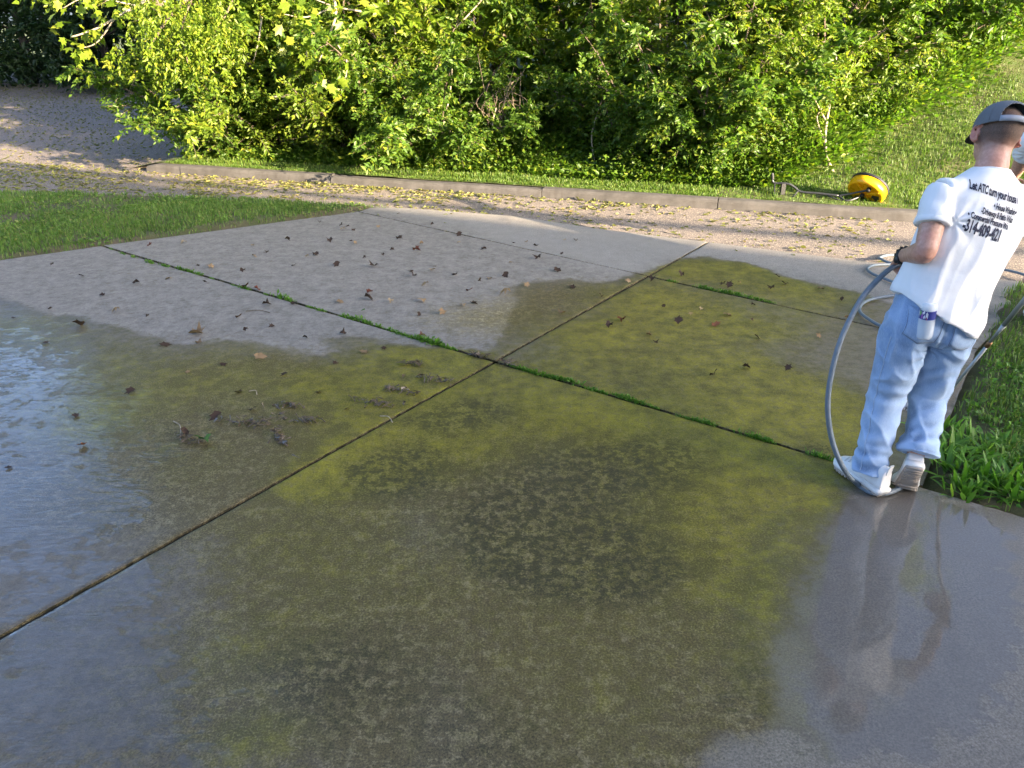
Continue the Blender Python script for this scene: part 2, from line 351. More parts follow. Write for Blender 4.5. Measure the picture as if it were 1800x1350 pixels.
def slab(near, far, res, parent, dz=0.0, seed=0):
    near = np.array(near, float); far = np.array(far, float)
    ln = np.hypot(*np.diff(near, axis=0).T).sum(); lf = np.hypot(*np.diff(far, axis=0).T).sum(); ld = np.hypot(*(far[0]-near[0]))
    L = max(ln, lf); D = max(ld, np.hypot(*(far[-1]-near[-1])))
    def par(n, tot):
        e = .009/tot; e2 = .02/tot
        return np.r_[0, e, e2, np.linspace(0, 1, n+1)[1:-1], 1-e2, 1-e, 1]
    s = par(max(4, int(L/res)), L); q = par(max(4, int(D/res)), D)
    A = resample(near, s); B = resample(far, s); G = A[None]*(1-q)[:, None, None]+B[None]*q[:, None, None]
    X = G[..., 0].ravel(); Y = G[..., 1].ravel(); ny, nx = G.shape[:2]
    Z = (fbm(X, Y, .9, 3, 21+seed)-.5)*.010+(fbm(X, Y, 9, 3, 5)-.5)*.0015+dz
    jj, ii = np.meshgrid(np.arange(nx), np.arange(ny)); d = np.minimum(np.minimum(jj, nx-1-jj), np.minimum(ii, ny-1-ii)).ravel()
    Z = Z-np.where(d == 0, .0035, np.where(d == 1, .0006, 0))
    X = X+np.where(d == 0, (fbm(X, Y, 14, 3, 2)-.5)*.008, 0); Y = Y+np.where(d == 0, (fbm(X, Y, 14, 3, 4)-.5)*.008, 0)
    I = np.arange(nx*ny).reshape(ny, nx)
    F = np.stack([I[:-1, :-1], I[:-1, 1:], I[1:, 1:], I[1:, :-1]], -1).reshape(-1, 4)
    rim = np.r_[I[0, :], I[1:, -1], I[-1, -2::-1], I[-2:0:-1, 0]]; nb = len(X)
    V = np.stack([X, Y, Z], 1); up_ = V[rim].copy(); low = up_.copy(); low[:, 2] = -.0295; nr = len(rim)
    k = np.arange(nr); F2 = np.stack([nb+k, nb+nr+k, nb+nr+(k+1) % nr, nb+(k+1) % nr], 1)
    V = np.r_[V, up_, low]; F = np.r_[F, F2]
    fx, fy = to_uv(X[:2], Y[:2])
    m1, m2 = fields(V[:, 0], V[:, 1]); m1[nb:, 1] = 0; m1[nb:, 2] = 1; m2[nb:, 0] = 0; m2[nb:, 1] = 0; m2[nb:, 2] = 1
    me = mesh_np('concrete_slab', V, F, {'m1': m1, 'm2': m2})
    # face winding up
    if me.polygons[0].normal.z < 0: me.flip_normals()
    o = link('concrete_slab', me, M_CON, parent, True); return o
drive = empty('driveway'); tag(drive, kind='structure')
LT2 = (1.19, 6.36); T2L = (-1.79, 8.83); T2R = (3.16, 4.74); RR = (4.5, 6.12); gpx = .010
def sh(pts, du, dv): return [(p[0]+OU[0]*du+OV[0]*dv, p[1]+OU[1]*du+OV[1]*dv) for p in pts]
slab(sh([T2L, LT2], gpx, 0)[0:1]+sh([LT2], gpx, -gpx), [(-1.69, 9.04), (-1.22, 9.02), (0, 8.62), (.91, 8.03)]+sh([(1.98, 7.49)], 0, -gpx), .045, drive, 0, 1)
slab(sh([LT2], gpx, gpx)+sh([T2R], gpx, 0), sh([(1.98, 7.49)], 0, gpx)+[(3.35, 6.77), RR], .04, drive, -.003, 2)
slab(sh([(-4.05, 7.34), uv(0, 0)], gpx*1.2, 0)[0:1]+sh([uv(0, 0)], gpx*1.2, -gpx), sh([T2L], -gpx, 0)+sh([LT2], -gpx, -gpx), .04, drive, .002, 3)
slab(sh([uv(0, 0)], gpx*1.2, gpx)+sh([uv(0, 2.54)], gpx*1.2, 0), sh([LT2], -gpx, gpx)+sh([T2R], -gpx, 0), .03, drive, -.002, 4)
slab([(-6.9, 5.35), uv(-3.25, -.012)], [(-4.05-.01, 7.34-.014)]+sh([uv(0, 0)], -gpx*1.2, -.011), .03, drive, 0, 5)
slab([uv(-3.25, .012), uv(-3.25, 6)], [uv(-gpx*1.2, .011), uv(-gpx*1.2, 6)], .027, drive, 0, 6)
slab([uv(-6.3, -5.5), uv(-6.3, -gpx)], [uv(-3.28, -6), uv(-3.28, -gpx)], .12, drive, 0, 7)
slab([uv(-6.3, gpx), uv(-6.3, 6)], [uv(-3.28, gpx), uv(-3.28, 6)], .12, drive, 0, 8)
M_FILL = mat_soil('joint_silt', (.012, .011, .009), (.026, .023, .018), (.02, .02, .012))
for p, q in ((uv(-6.3, 0), (1.98, 7.49)), ((-4.05, 7.34), uv(0, 2.54)), (T2L, T2R), (uv(-3.265, -6), uv(-3.265, 6))):
    d = Vector((q[0]-p[0], q[1]-p[1], 0)); nrm = Vector((-d.y, d.x, 0)).normalized()*.03; a = Vector((*p, -.016)); b = Vector((*q, -.016))
    k = [a-nrm, b-nrm, b+nrm, a+nrm]; k = [v for v in k]
    link('joint_filler', mesh_py('joint_filler', k, [(0, 1, 2, 3)]), M_FILL, drive)

# lawns and the bank behind the kerb
LAWN_L = [(-40, 10.6), (-14, 10.55), (-6.72, 10.05), (-5.14, 9.86), (-3.57, 9.58), (-2.08, 9.29), (-1.45, 9.12), (-1.72, 9.02), (-3.09, 8.13), (-4.07, 7.33), (-4.81, 6.88), (-6.92, 5.36), (-20, -3), (-40, 0)]
LAWN_R = [uv(-.005, 2.56), T2R, (4.26, 6.24), (4.55, 6.06), (9, 3.7), (20, -2.2), (20, -14), uv(-.005, 12)]
def lawn_mesh(name, poly, bbox, res):
    x0, x1, y0, y1 = bbox; nx, ny = int((x1-x0)/res), int((y1-y0)/res)
    X, Y = np.meshgrid(np.linspace(x0, x1, nx), np.linspace(y0, y1, ny)); d = poly_sd(X, Y, poly)+(fbm(X, Y, 5, 4, 91)-.5)*.14
    Z = -.055+sstep(-.05, .10, d)*.066+sstep(.1, 1.2, d)*.03+(fbm(X, Y, 2.2, 4, 11)-.5)*.03*sstep(0, .4, d)
    I = np.arange(nx*ny).reshape(ny, nx); F = np.stack([I[:-1, :-1], I[:-1, 1:], I[1:, 1:], I[1:, :-1]], -1).reshape(-1, 4)
    keep = (d.ravel()[F] > -.12).any(1)
    o = link(name, mesh_np(name, np.stack([X.ravel(), Y.ravel(), Z.ravel()], 1), F[keep]), M_LAWN, None, True); return tag(o, kind='structure')
lawn_mesh('lawn_left', LAWN_L, (-14, -1.2, 3, 11), .07)
lawn_mesh('lawn_right', LAWN_R, (1.8, 9, -1.5, 6.6), .05)
def lawn_z(x, y, poly):
    d = poly_sd(x, y, poly)+(fbm(x, y, 5, 4, 91)-.5)*.14; return -.055+sstep(-.05, .10, d)*.066+sstep(.1, 1.2, d)*.03+(fbm(x, y, 2.2, 4, 11)-.5)*.03*sstep(0, .4, d)
def hill_z(x, y):
    x = np.asarray(x, float); y = np.asarray(y, float)
    a, n = inv_st(x, y); m = np.maximum(0, n-9.75)
    sl = .07+.36*sstep(-3.5, 4.2, a)
    z = .085+sl*(m-.35*(1-np.exp(-m/.35)))*1.0
    z = np.where(n > 16, .085+sl*(6.25-.35)+(n-16)*.12, z)
    z = z+(fbm(x, y, 1.1, 4, 31)-.5)*.10*sstep(.1, 1.2, m)+(fbm(x, y, 4, 3, 33)-.5)*.03
    e = sstep(-9.6, -8.5, a-.0*n); return z*e-.09*(1-e)
A, N_ = np.meshgrid(np.r_[np.linspace(-10, 14, 200), np.linspace(14.5, 60, 40)], np.r_[9.54, np.linspace(9.6, 15, 80), np.linspace(15.3, 60, 50)])
HX, HY = A*TX+N_*NX, A*TY+N_*NY; I = np.arange(A.size).reshape(A.shape)
F = np.stack([I[:-1, :-1], I[:-1, 1:], I[1:, 1:], I[1:, :-1]], -1).reshape(-1, 4)
tag(link('hillside', mesh_np('hillside', np.stack([HX.ravel(), HY.ravel(), hill_z(HX, HY).ravel()], 1), F), M_HILL, None, True), kind='structure')

# kerb: cast stones laid end to end, uneven by a few millimetres
kerb = empty('kerb', (*st(-8.7, 9.45), 0)); tag(kerb, 'long low concrete kerb between the asphalt road and the bushes', 'kerb')
cuts = [-8.72, -8.1, -5.6, -2.58, -.4, 2.2, 4.9, 7.6, 10.3, 13, 16]
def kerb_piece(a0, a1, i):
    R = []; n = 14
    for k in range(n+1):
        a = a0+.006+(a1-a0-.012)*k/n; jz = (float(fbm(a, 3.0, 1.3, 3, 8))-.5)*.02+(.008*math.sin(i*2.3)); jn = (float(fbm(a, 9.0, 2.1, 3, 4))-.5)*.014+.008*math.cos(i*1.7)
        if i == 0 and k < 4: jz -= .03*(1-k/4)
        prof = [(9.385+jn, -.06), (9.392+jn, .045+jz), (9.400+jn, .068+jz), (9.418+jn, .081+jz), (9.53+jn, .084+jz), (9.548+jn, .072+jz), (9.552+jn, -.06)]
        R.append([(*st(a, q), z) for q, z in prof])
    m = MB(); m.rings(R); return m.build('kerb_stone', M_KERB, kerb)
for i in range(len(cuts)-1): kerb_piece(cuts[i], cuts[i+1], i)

# the two-storey house behind the camera, whose shade covers the driveway
M_SID = simple('pale_siding', (.55, .53, .49), .7, scale=8); M_ROOF = simple('roof_shingles', (.09, .085, .08), .9, scale=40, bump=.5, dist=.01)
M_GLASS = simple('house_window_glass', (.05, .06, .07), .08, var=.1, bump=0); M_WHT = simple('white_trim', (.75, .75, .73), .5)
def sth(a, n): return (a*.906+n*.424, -a*.424+n*.906)
house = empty('house', (*sth(20, -7), 0)); tag(house, 'two-storey house behind the camera with pale siding, its shadow covering the driveway', 'house')
def prism(a0, a1, n0, n1, z0, z1):
    P = [sth(a0, n0), sth(a1, n0), sth(a1, n1), sth(a0, n1)]
    return [(*p, z0) for p in P]+[(*p, z1) for p in P], [(0,3,2,1),(4,5,6,7),(0,1,5,4),(1,2,6,5),(2,3,7,6),(3,0,4,7)]
m = MB()
for z in np.arange(-.05, 7.3, .3):     # lapped siding courses
    m.add(*prism(3.0+.012*((z*10) % 2 > 1), 38, -12, -2.2, z, z+.296))
m.build('wall', M_SID, house)
m = MB(); V = [(*sth(2.5, -1.6), 7.76), (*sth(38.5, -1.6), 7.76), (*sth(38.5, -7.1), 8.3), (*sth(2.5, -7.1), 8.3), (*sth(2.5, -12.6), 7.76), (*sth(38.5, -12.6), 7.76),
     (*sth(2.5, -1.6), 7.5), (*sth(38.5, -1.6), 7.5), (*sth(38.5, -12.6), 7.5), (*sth(2.5, -12.6), 7.5)]
m.add(V, [(0,1,2,3),(3,2,5,4),(6,9,8,7),(0,6,7,1),(4,5,8,9),(0,3,4,9,6),(1,7,8,5,2)]); m.build('roof', M_ROOF, house)
for a in (6, 11, 16, 21, 26, 31):
    for z0 in (1.0, 3.9):
        m = MB(); m.add(*prism(a, a+1.2, -2.22, -2.17, z0, z0+1.4)); w = m.build('window', M_GLASS, house)
        m = MB(); m.add(*prism(a-.1, a+1.3, -2.21, -2.14, z0-.1, z0)); m.add(*prism(a-.1, a+1.3, -2.21, -2.14, z0+1.4, z0+1.5)); m.add(*prism(a-.1, a, -2.21, -2.15, z0, z0+1.4)); m.add(*prism(a+1.2, a+1.3, -2.21, -2.15, z0, z0+1.4)); m.build('frame', M_WHT, w)
# overhead service cable that draws the thin shadow line on the road
D = 17.5; zc = D*math.tan(SUN_EL)
c0 = Vector((-7.91+.741*D, 12.01-.671*D, zc)); c1 = Vector((3.68+.741*D, 7.38-.671*D, zc)); d = (c1-c0)
pts = [c0+d*t+Vector((0, 0, .5*(t-.5)**2)) for t in np.linspace(-1.2, 2.2, 30)]
tag(MB().tube(pts, .075, 6).build('overhead_cable', simple('black_cable', (.02, .02, .02), .6)), 'thick black overhead cable strung along the street in front of the house', 'cable')
# ------------------------------------------------------------------ vegetation
def mat_leaf(name, c0, c1, c2, trans=.42, rough=.45, spec=.35):
    t = NT(name); col, r, g_, b = t.attr('tint')
    c = t.mix(r, c0, c1); c = t.mix(t.mapr(g_, .72, 1.0), c, c2)
    c = t.mix(t.mapr(t.noise(t.pos(), 1.1, 3), .35, .65, 0, .35), c, tuple(q*.72 for q in c0))
    tr = t.node('ShaderNodeBsdfTranslucent', {'Color': t.mix(1.0, c, (1.55, 1.75, .8), 'MULTIPLY')})
    t.p(Base_Color=c, Roughness=rough); t.b.inputs['Specular IOR Level'].default_value = spec
    mx = t.node('ShaderNodeMixShader', {0: trans, 1: t.b.outputs[0], 2: tr.outputs[0]}); t.l.new(mx.outputs[0], t.out.inputs[0])
    t.m.use_backface_culling = False; return t.m
M_LEAF = mat_leaf('shrub_leaf', (.055, .115, .014), (.105, .185, .020), (.20, .24, .022))
M_LEAF2 = mat_leaf('bright_shrub_leaf', (.085, .145, .014), (.155, .225, .02), (.26, .27, .025))
M_LEAF3 = mat_leaf('yellow_green_leaf', (.105, .175, .014), (.18, .245, .02), (.28, .29, .03))
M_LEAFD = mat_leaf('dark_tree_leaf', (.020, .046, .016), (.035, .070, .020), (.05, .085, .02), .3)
M_GRASS = mat_leaf('lawn_blade', (.085, .165, .025), (.145, .24, .04), (.27, .26, .09), .3, .5)
M_GRASSB = mat_leaf('bank_blade', (.06, .125, .016), (.115, .185, .022), (.18, .20, .045), .35, .5)
M_WEED = mat_leaf('broad_weed_blade', (.075, .18, .022), (.14, .28, .035), (.22, .32, .05), .35, .4)
def mat_bark(name, a, b):
    t = NT(name); P = t.pos(); V = t.node('ShaderNodeMapping', {0: P, 'Scale': (1, 1, .22)}).outputs[0]; n = t.noise(V, 45, 6, .7)
    t.p(Base_Color=t.mix(t.mapr(n, .35, .65), a, b), Roughness=.9, Normal=t.bump(n, .7, .01)); return t.m
M_BARK = mat_bark('brown_bark', (.075, .055, .036), (.17, .135, .095)); M_TWIG = mat_bark('pale_dead_wood', (.20, .165, .115), (.40, .34, .25))
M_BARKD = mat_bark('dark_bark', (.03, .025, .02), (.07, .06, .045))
def leaf_arrays(P, D, S, width=.48, fold=.16, rng=RNG, lobed=False, upbias=.9):
    """one folded leaf (or lobed leaf) per point; returns verts, tris, tint"""
    n = len(P); D = unit(D); R = rng.normal(size=(n, 3)); R[:, 2] += upbias
    N = unit(R-(R*D).sum(1, keepdims=True)*D); X = np.cross(D, N); S = S[:, None]
    tint = np.stack([rng.random(n), rng.random(n), rng.random(n)], 1)
    if not lobed:
        V = np.stack([P, P+D*S*.42-X*S*width*.5+N*S*fold, P+D*S-N*S*.10, P+D*S*.42+X*S*width*.5+N*S*fold], 1)
        T = np.array([(0, 2, 1), (0, 3, 2)]); k = 4
    else:
        ang = np.radians([-150, -105, -62, -36, 0, 36, 62, 105, 150]); rad = np.array([.30, .62, .36, .82, .52, 1.0, .52, .82, .36]); 
        ang = np.radians([-140, -100, -75, -42, -22, 0, 22, 42, 75, 100, 140]); rad = np.array([.34, .62, .42, .85, .58, 1.05, .58, .85, .42, .62, .34])
        pts = [P+D*S*.32]
        for a_, r_ in zip(ang, rad):
            pts.append(P+D*S*.32+(D*math.cos(a_)+X*math.sin(a_))*S*.62*r_+N*S*(.10*abs(math.sin(a_))-.12*r_*r_)+N*S*rng.normal(0, .03, (n, 1)))
        pts.append(P); V = np.stack(pts, 1); k = len(pts)
        T = [(0, i+1, i+2) for i in range(len(ang)-1)]+[(0, len(ang), k-1), (0, k-1, 1)]; T = np.array(T)
    F = (T[None]+(np.arange(n)*k)[:, None, None]).reshape(-1, 3)
    return V.reshape(-1, 3), F, np.repeat(tint, k, 0)
def foliage(name, P, D, S, mat, parent=None, **kw):
    V, F, t = leaf_arrays(np.asarray(P), np.asarray(D), np.asarray(S), **kw)
    return link(name, mesh_np(name, V, F, {'tint': t}), mat, parent)
def twig_leaves(starts, dirs, lens, per, size, rng, droop=.25, spread=.85):
    """leaves set alternately along twigs"""
    m = len(starts); t = (np.arange(per)[None]+rng.random((m, per)))/per; t = .12+.88*t
    dirs = unit(dirs); p = starts[:, None]+dirs[:, None]*(lens[:, None]*t)[..., None]; p[..., 2] -= droop*lens[:, None]*t**2
    side = unit(np.cross(dirs, np.array([0, 0, 1.])+rng.normal(0, .35, (m, 3))))
    sg = np.where(np.arange(per) % 2 == 0, 1, -1)[None, :, None]
    D = dirs[:, None]*.55+side[:, None]*sg*spread+rng.normal(0, .30, (m, per, 3)); D[..., 2] -= .18
    S = size*(.65+.6*rng.random((m, per)))*(1.1-.35*t)
    return p.reshape(-1, 3), D.reshape(-1, 3), S.reshape(-1)
def arc(p, d, L, bend, n, rng, wob=.08):
    """an arching stem polyline"""
    p = np.array(p, float); d = np.array(d, float); d /= np.linalg.norm(d); out = [p.copy()]
    for k in range(n):
        d = d+np.array([0, 0, -bend/n])+rng.normal(0, wob, 3); d /= np.linalg.norm(d); p = p+d*L/n; out.append(p.copy())
    return np.array(out)
TOCAM = unit(np.array([-.25, -1.0, .15]))
def shrub(pos, h, r, rng, mat, label, name='honeysuckle_shrub', stems=11, twigs=26, per=13, leaf=.062, group='leafy shrubs massed behind the kerb', lean=(0, 0), bark=None, zmax=None):
    x, y = pos; z = float(hill_z(x, y)); root = empty(name, (x, y, z)); tag(root, label, 'shrub', group)
    mb = MB(); ST = []; DR = []; LN = []
    for k in range(stems):
        az = 2*math.pi*(k+rng.random())/stems; out = r/h*(.35+.9*rng.random())
        d = np.array([math.cos(az)*out+lean[0], math.sin(az)*out+lean[1], 1.0])
        L = h*(.75+.5*rng.random()); pl = arc((x+.10*math.cos(az), y+.10*math.sin(az), z-.03), d, L, .75+.5*rng.random(), 9, rng, .09)
        rad = np.linspace(.016+.004*h, .004, len(pl)); mb.tube(pl, list(rad), 5)
        cum = np.linspace(0, 1, len(pl))
        tt = np.sort(.10+.9*rng.random(twigs)**.75)
        for t in tt:
            b = np.array([np.interp(t, cum, pl[:, i]) for i in range(3)]); dd = rng.normal(0, 1, 3); dd[2] = dd[2]*.45+.10
            o = b-np.array([x, y, b[2]]); dd = unit(dd)+unit(o+1e-6)*.55+TOCAM*.25
            ST.append(b); DR.append(dd); LN.append((.22+.38*rng.random())*(1.15-.45*t)*min(1.25, .55+h*.2))
    ST, DR, LN = np.array(ST), np.array(DR), np.array(LN)
    P, D, S = twig_leaves(ST, DR, LN, per, leaf, rng)
    keep = P[:, 2] > hill_z(P[:, 0], P[:, 1])+.01; P, D, S = P[keep], D[keep], S[keep]
    foliage('foliage', P, D, S, mat, root, rng=rng)
    sel = rng.random(len(ST)) < .55
    for b, dd, l in zip(ST[sel], unit(DR)[sel], LN[sel]):
        mb.tube([b, b+dd*l*.5-np.array([0, 0, .06*l]), b+dd*l*.95-np.array([0, 0, .24*l])], [.0045, .003, .0015], 3, False)
    mb.build('stem', bark or M_BARK, root)
    return root
def tree(pos, h, cr, rng, mat, label, name='tree', low=.1, twigs=420, per=12, leaf=.13, group='tall trees behind the shrubs', trunk_r=.14, lean=(0, 0), base_z=None, bark=None, limbs=22, flat=1.0, cat='tree'):
    x, y = pos; z = float(hill_z(x, y)) if base_z is None else base_z; root = empty(name, (x, y, z)); tag(root, label, cat, group)
    mb = MB(); tp = arc((x, y, z-.1), (lean[0], lean[1], 1), h*.86, -.05, 10, rng, .05)
    mb.tube(tp, list(np.linspace(trunk_r, .02, len(tp))), 9); cum = np.linspace(0, 1, len(tp)); ST = []; DR = []; LN = []
    for k in range(limbs):
        t = low+(1-low)*(k+rng.random())/limbs; b = np.array([np.interp(t, cum, tp[:, i]) for i in range(3)])
        az = k*2.4+rng.random(); w = math.sin(math.pi*min(1, .18+.8*t))**.7; L = cr*(.65+.5*rng.random())*w*flat
        d = np.array([math.cos(az), math.sin(az), .25+.6*t]); lp = arc(b, d, L, .35, 6, rng, .12); mb.tube(lp, list(np.linspace(.18*trunk_r+.018, .006, len(lp))), 5)
        c2 = np.linspace(0, 1, len(lp)); q = max(4, twigs//limbs)
        for _ in range(q):
            s = .15+.85*rng.random()**.6; bb = np.array([np.interp(s, c2, lp[:, i]) for i in range(3)]); dd = rng.normal(0, 1, 3); dd[2] = dd[2]*.5
            ST.append(bb); DR.append(unit(dd)+unit(lp[-1]-lp[0])*.4); LN.append(.35+.55*rng.random()*cr/2.5)
    P, D, S = twig_leaves(np.array(ST), np.array(DR), np.array(LN), per, leaf, rng, .3)
    keep = P[:, 2] > z+.12; foliage('crown', P[keep], D[keep], S[keep], mat, root, rng=rng); mb.build('trunk', bark or M_BARK, root); return root

rg = lambda s: np.random.default_rng(s)
ORD = ['first', 'second', 'third', 'fourth', 'fifth', 'sixth', 'seventh', 'eighth', 'ninth', 'tenth', 'eleventh', 'twelfth', 'thirteenth', 'fourteenth']
# front row along the kerb and up the edge of the bank
front = [(-8.05, 10.35, 1.9, 1.0), (-7.2, 10.75, 2.3, 1.1), (-6.2, 10.55, 2.0, 1.05), (-5.25, 10.7, 2.2, 1.0), (-4.45, 10.45, 1.6, .85), (-3.55, 11.5, 1.3, .8), (-2.7, 11.9, 1.2, .8), (-1.65, 11.0, 1.7, .9), (-.7, 10.75, 2.0, 1.0), (-.2, 11.3, 2.2, .9), (.6, 12.2, 2.3, 1.1), (1.7, 13.1, 2.2, 1.2), (2.8, 13.9, 2.1, 1.2), (3.8, 14.9, 2.1, 1.3)]
for i, (a, n, h, r) in enumerate(front):
    shrub(st(a, n), h, r, rg(100+i), (M_LEAF, M_LEAF2, M_LEAF2, M_LEAF)[i % 4] if i not in (5, 6) else M_LEAF, f'{ORD[i]} shrub from the end of the kerb in the front row', stems=15, twigs=50, per=17, leaf=(.092, .105, .088, .10)[i % 4] if i < 5 else (.078, .088, .10)[i % 3])
back = [(-8.3, 12.0, 3.6, 1.4), (-6.6, 12.2, 4.0, 1.5), (-5.0, 12.3, 3.8, 1.4), (-3.1, 13.6, 3.4, 1.3), (-1.5, 12.8, 3.8, 1.4), (.2, 12.7, 4.0, 1.5), (1.6, 14.4, 3.8, 1.4), (3.0, 16.4, 3.4, 1.5), (4.6, 17.9, 3.4, 1.5), (6.4, 19, 3.4, 1.6), (8.2, 20.0, 3.4, 1.6)]
for i, (a, n, h, r) in enumerate(back):
    shrub(st(a, n), h, r, rg(200+i), (M_LEAF2, M_LEAF, M_LEAF3, M_LEAF)[i % 4], f'{ORD[i]} bush from the kerb end in the taller second row', stems=14, twigs=46, per=15, leaf=(.125, .11, .14)[i % 3], group='tall bushes in the second row')
# tall trees, crowns reaching far above the frame
tall = [(-9.2, 13.0, 13, 3.2), (-6.8, 14.2, 18, 3.6), (-4.6, 13.8, 18, 3.6), (-2.4, 14.4, 19, 3.8), (-.3, 14.2, 18, 3.6), (1.5, 15.6, 17, 3.2), (3.2, 18.0, 9, 2.4), (-8.0, 11.7, 8.5, 2.0), (-6.4, 12.9, 9, 2.2), (-9.6, 11.9, 9, 2.2)]
for i, (a, n, h, r) in enumerate(tall):
    tree(st(a, n), h, r, rg(300+i), (M_LEAF2, M_LEAF, M_LEAF3)[i % 3], f'{ORD[i]} tall tree counted from the kerb end rising behind the bushes', low=.30 if i in (0, 9) else .14 if i < 7 else .06, twigs=1700 if i < 6 else 1200, per=12, leaf=.22 if i < 7 else .19, limbs=30)
deep = [(-6, 19, 11, 4), (-1.5, 19, 12, 4), (3, 20, 10, 4), (7.5, 21, 8, 4), (12, 22, 8, 4), (-10.5, 22, 9, 3.6)]
for i, (a, n, h, r) in enumerate(deep):
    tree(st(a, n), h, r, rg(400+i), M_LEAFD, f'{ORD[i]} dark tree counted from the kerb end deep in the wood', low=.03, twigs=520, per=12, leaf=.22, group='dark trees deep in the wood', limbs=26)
# shaded dark trees at the end of the road, upper left
dk = [(-20.5, 27, 11, 4), (-17.3, 29.5, 12, 4.2), (-14.6, 28.6, 12, 4), (-11.8, 29.5, 13, 4.2), (-24, 31, 11, 4.4), (-12.6, 25.6, 6, 2.4), (-28, 36, 12, 5), (-20, 37, 13, 5), (-13, 36, 13, 5), (-33, 30, 10, 5)]
for i, (x, y, h, r) in enumerate(dk):
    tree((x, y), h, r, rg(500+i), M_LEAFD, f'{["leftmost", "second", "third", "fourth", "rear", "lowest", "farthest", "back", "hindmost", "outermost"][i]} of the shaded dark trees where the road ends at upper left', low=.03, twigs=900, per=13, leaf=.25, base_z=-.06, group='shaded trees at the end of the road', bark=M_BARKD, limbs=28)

# tangled undergrowth that fills the wood behind the second row
rr = rg(77); n = 26000; a = rr.uniform(-9.3, 12, n); q = 13.0+4.5*rr.random(n)+np.maximum(0, a-.8)*1.05; z = 4.4*rr.random(n)**1.1
x, y = a*TX+q*NX, a*TY+q*NY
D = rr.normal(0, 1, (n, 3)); P = np.stack([x, y, hill_z(x, y)+z], 1)
tag(foliage('undergrowth', P, D, .14+.12*rr.random(n), M_LEAF, rng=rr), 'tangled dark undergrowth filling the wood behind the bushes', 'undergrowth', kind='stuff')

n = 9000; x = rr.uniform(-30, -9.5, n); y = 26.5+rr.random(n)*6+np.abs(rr.normal(0, 1, n)); D = rr.normal(0, 1, (n, 3)); P = np.stack([x, y, 3.2*rr.random(n)**1.3], 1)
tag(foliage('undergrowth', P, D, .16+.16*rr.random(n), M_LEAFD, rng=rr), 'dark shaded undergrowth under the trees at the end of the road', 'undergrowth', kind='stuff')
# ------------------------------------------------------------------ grass
def blades(P, h, w, rng, lean=.45):
    n = len(P); az = rng.random(n)*2*math.pi; F_ = np.stack([np.cos(az), np.sin(az), np.zeros(n)], 1); az2 = az+math.pi/2+rng.normal(0, .5, n)
    L = np.stack([np.cos(az2), np.sin(az2), np.zeros(n)], 1)*(np.abs(rng.normal(0, lean, n)))[:, None]; U = np.array([0, 0, 1.])
    h = h[:, None]; w = w[:, None]; m = P+(U*.62+L*.25)*h; tp = P+(U*np.clip(1-.5*np.linalg.norm(L, axis=1, keepdims=True), .3, 1)+L*.85)*h
    V = np.stack([P-F_*w*.5, P+F_*w*.5, m-F_*w*.42, m+F_*w*.42, tp], 1)
    T = np.array([(0, 1, 3), (0, 3, 2), (2, 3, 4)]); F = (T[None]+(np.arange(n)*5)[:, None, None]).reshape(-1, 3)
    return V.reshape(-1, 3), F, np.repeat(np.stack([rng.random(n), rng.random(n), rng.random(n)], 1), 5, 0)
def scatter(poly, bbox, n, rng):
    x = rng.uniform(bbox[0], bbox[1], n); y = rng.uniform(bbox[2], bbox[3], n); k = in_poly(x, y, poly); return x[k], y[k]
def grass_obj(name, x, y, z, h, w, mat, rng, label, lean=.45):
    V, F, t = blades(np.stack([x, y, z], 1), h, w, rng, lean)
    return tag(link(name, mesh_np(name, V, F, {'tint': t}), mat), label, 'grass', kind='stuff')
r = rg(11)
x, y = scatter(LAWN_L, (-9.5, -1.2, 5.2, 10.6), 200000, r); d = poly_sd(x, y, LAWN_L); pt = fbm(x, y, 1.5, 4, 41)
k = (d+(fbm(x, y, 5, 4, 91)-.5)*.14 > .0) & (r.random(len(x)) < .12+1.0*sstep(.32, .54, pt)) & (r.random(len(x)) < .35+.65*sstep(.0, .35, d)); x, y, d = x[k], y[k], d[k]
grass_obj('grass', x, y, lawn_z(x, y, LAWN_L)-.005, (.025+.04*r.random(len(x)))*(.6+.8*fbm(x, y, 2.5, 3, 43)), .004+.005*r.random(len(x)), M_GRASS, r, 'shaded green lawn beside the far left edge of the driveway', .6)
x, y = scatter(LAWN_R, (1.9, 6.8, .5, 6.3), 150000, r); d = poly_sd(x, y, LAWN_R); pt = fbm(x, y, 2.3, 4, 47)
k = (d+(fbm(x, y, 5, 4, 91)-.5)*.14 > .03) & (r.random(len(x)) < .10+1.1*sstep(.33, .55, pt)) & (r.random(len(x)) < .25+.75*sstep(.05, .35, d)); x, y, d = x[k], y[k], d[k]
grass_obj('grass', x, y, lawn_z(x, y, LAWN_R)-.005, (.035+.055*r.random(len(x)))*(.6+.8*fbm(x, y, 3, 3, 49)), .004+.005*r.random(len(x)), M_GRASS, r, 'green lawn to the right of the man along the driveway', .7)
n = 300000; a = r.uniform(-8.5, 9.5, n); q = 9.56+8.4*r.random(n)**1.5; 
lim = 10.6+np.maximum(0, a-.6)*1.25; k = (q < lim+1.0); a, q = a[k], q[k]; x, y = a*TX+q*NX, a*TY+q*NY
pt = fbm(x, y, 1.2, 4, 51); k = (r.random(len(x)) < .3+.9*sstep(.3, .52, pt)) & ~((x > 3.2) & (x < 4.6) & (q < 10.0) & (r.random(len(x)) < .75)); x, y, a, q = x[k], y[k], a[k], q[k]
grass_obj('grass', x, y, hill_z(x, y)-.01, (.03+.045*r.random(len(x)))*(.55+.9*fbm(x, y, 1.8, 3, 53))*np.where(q < 9.75, .6, 1), .005+.006*r.random(len(x)), M_GRASSB, r, 'rough sunlit grass on the bank behind the kerb')
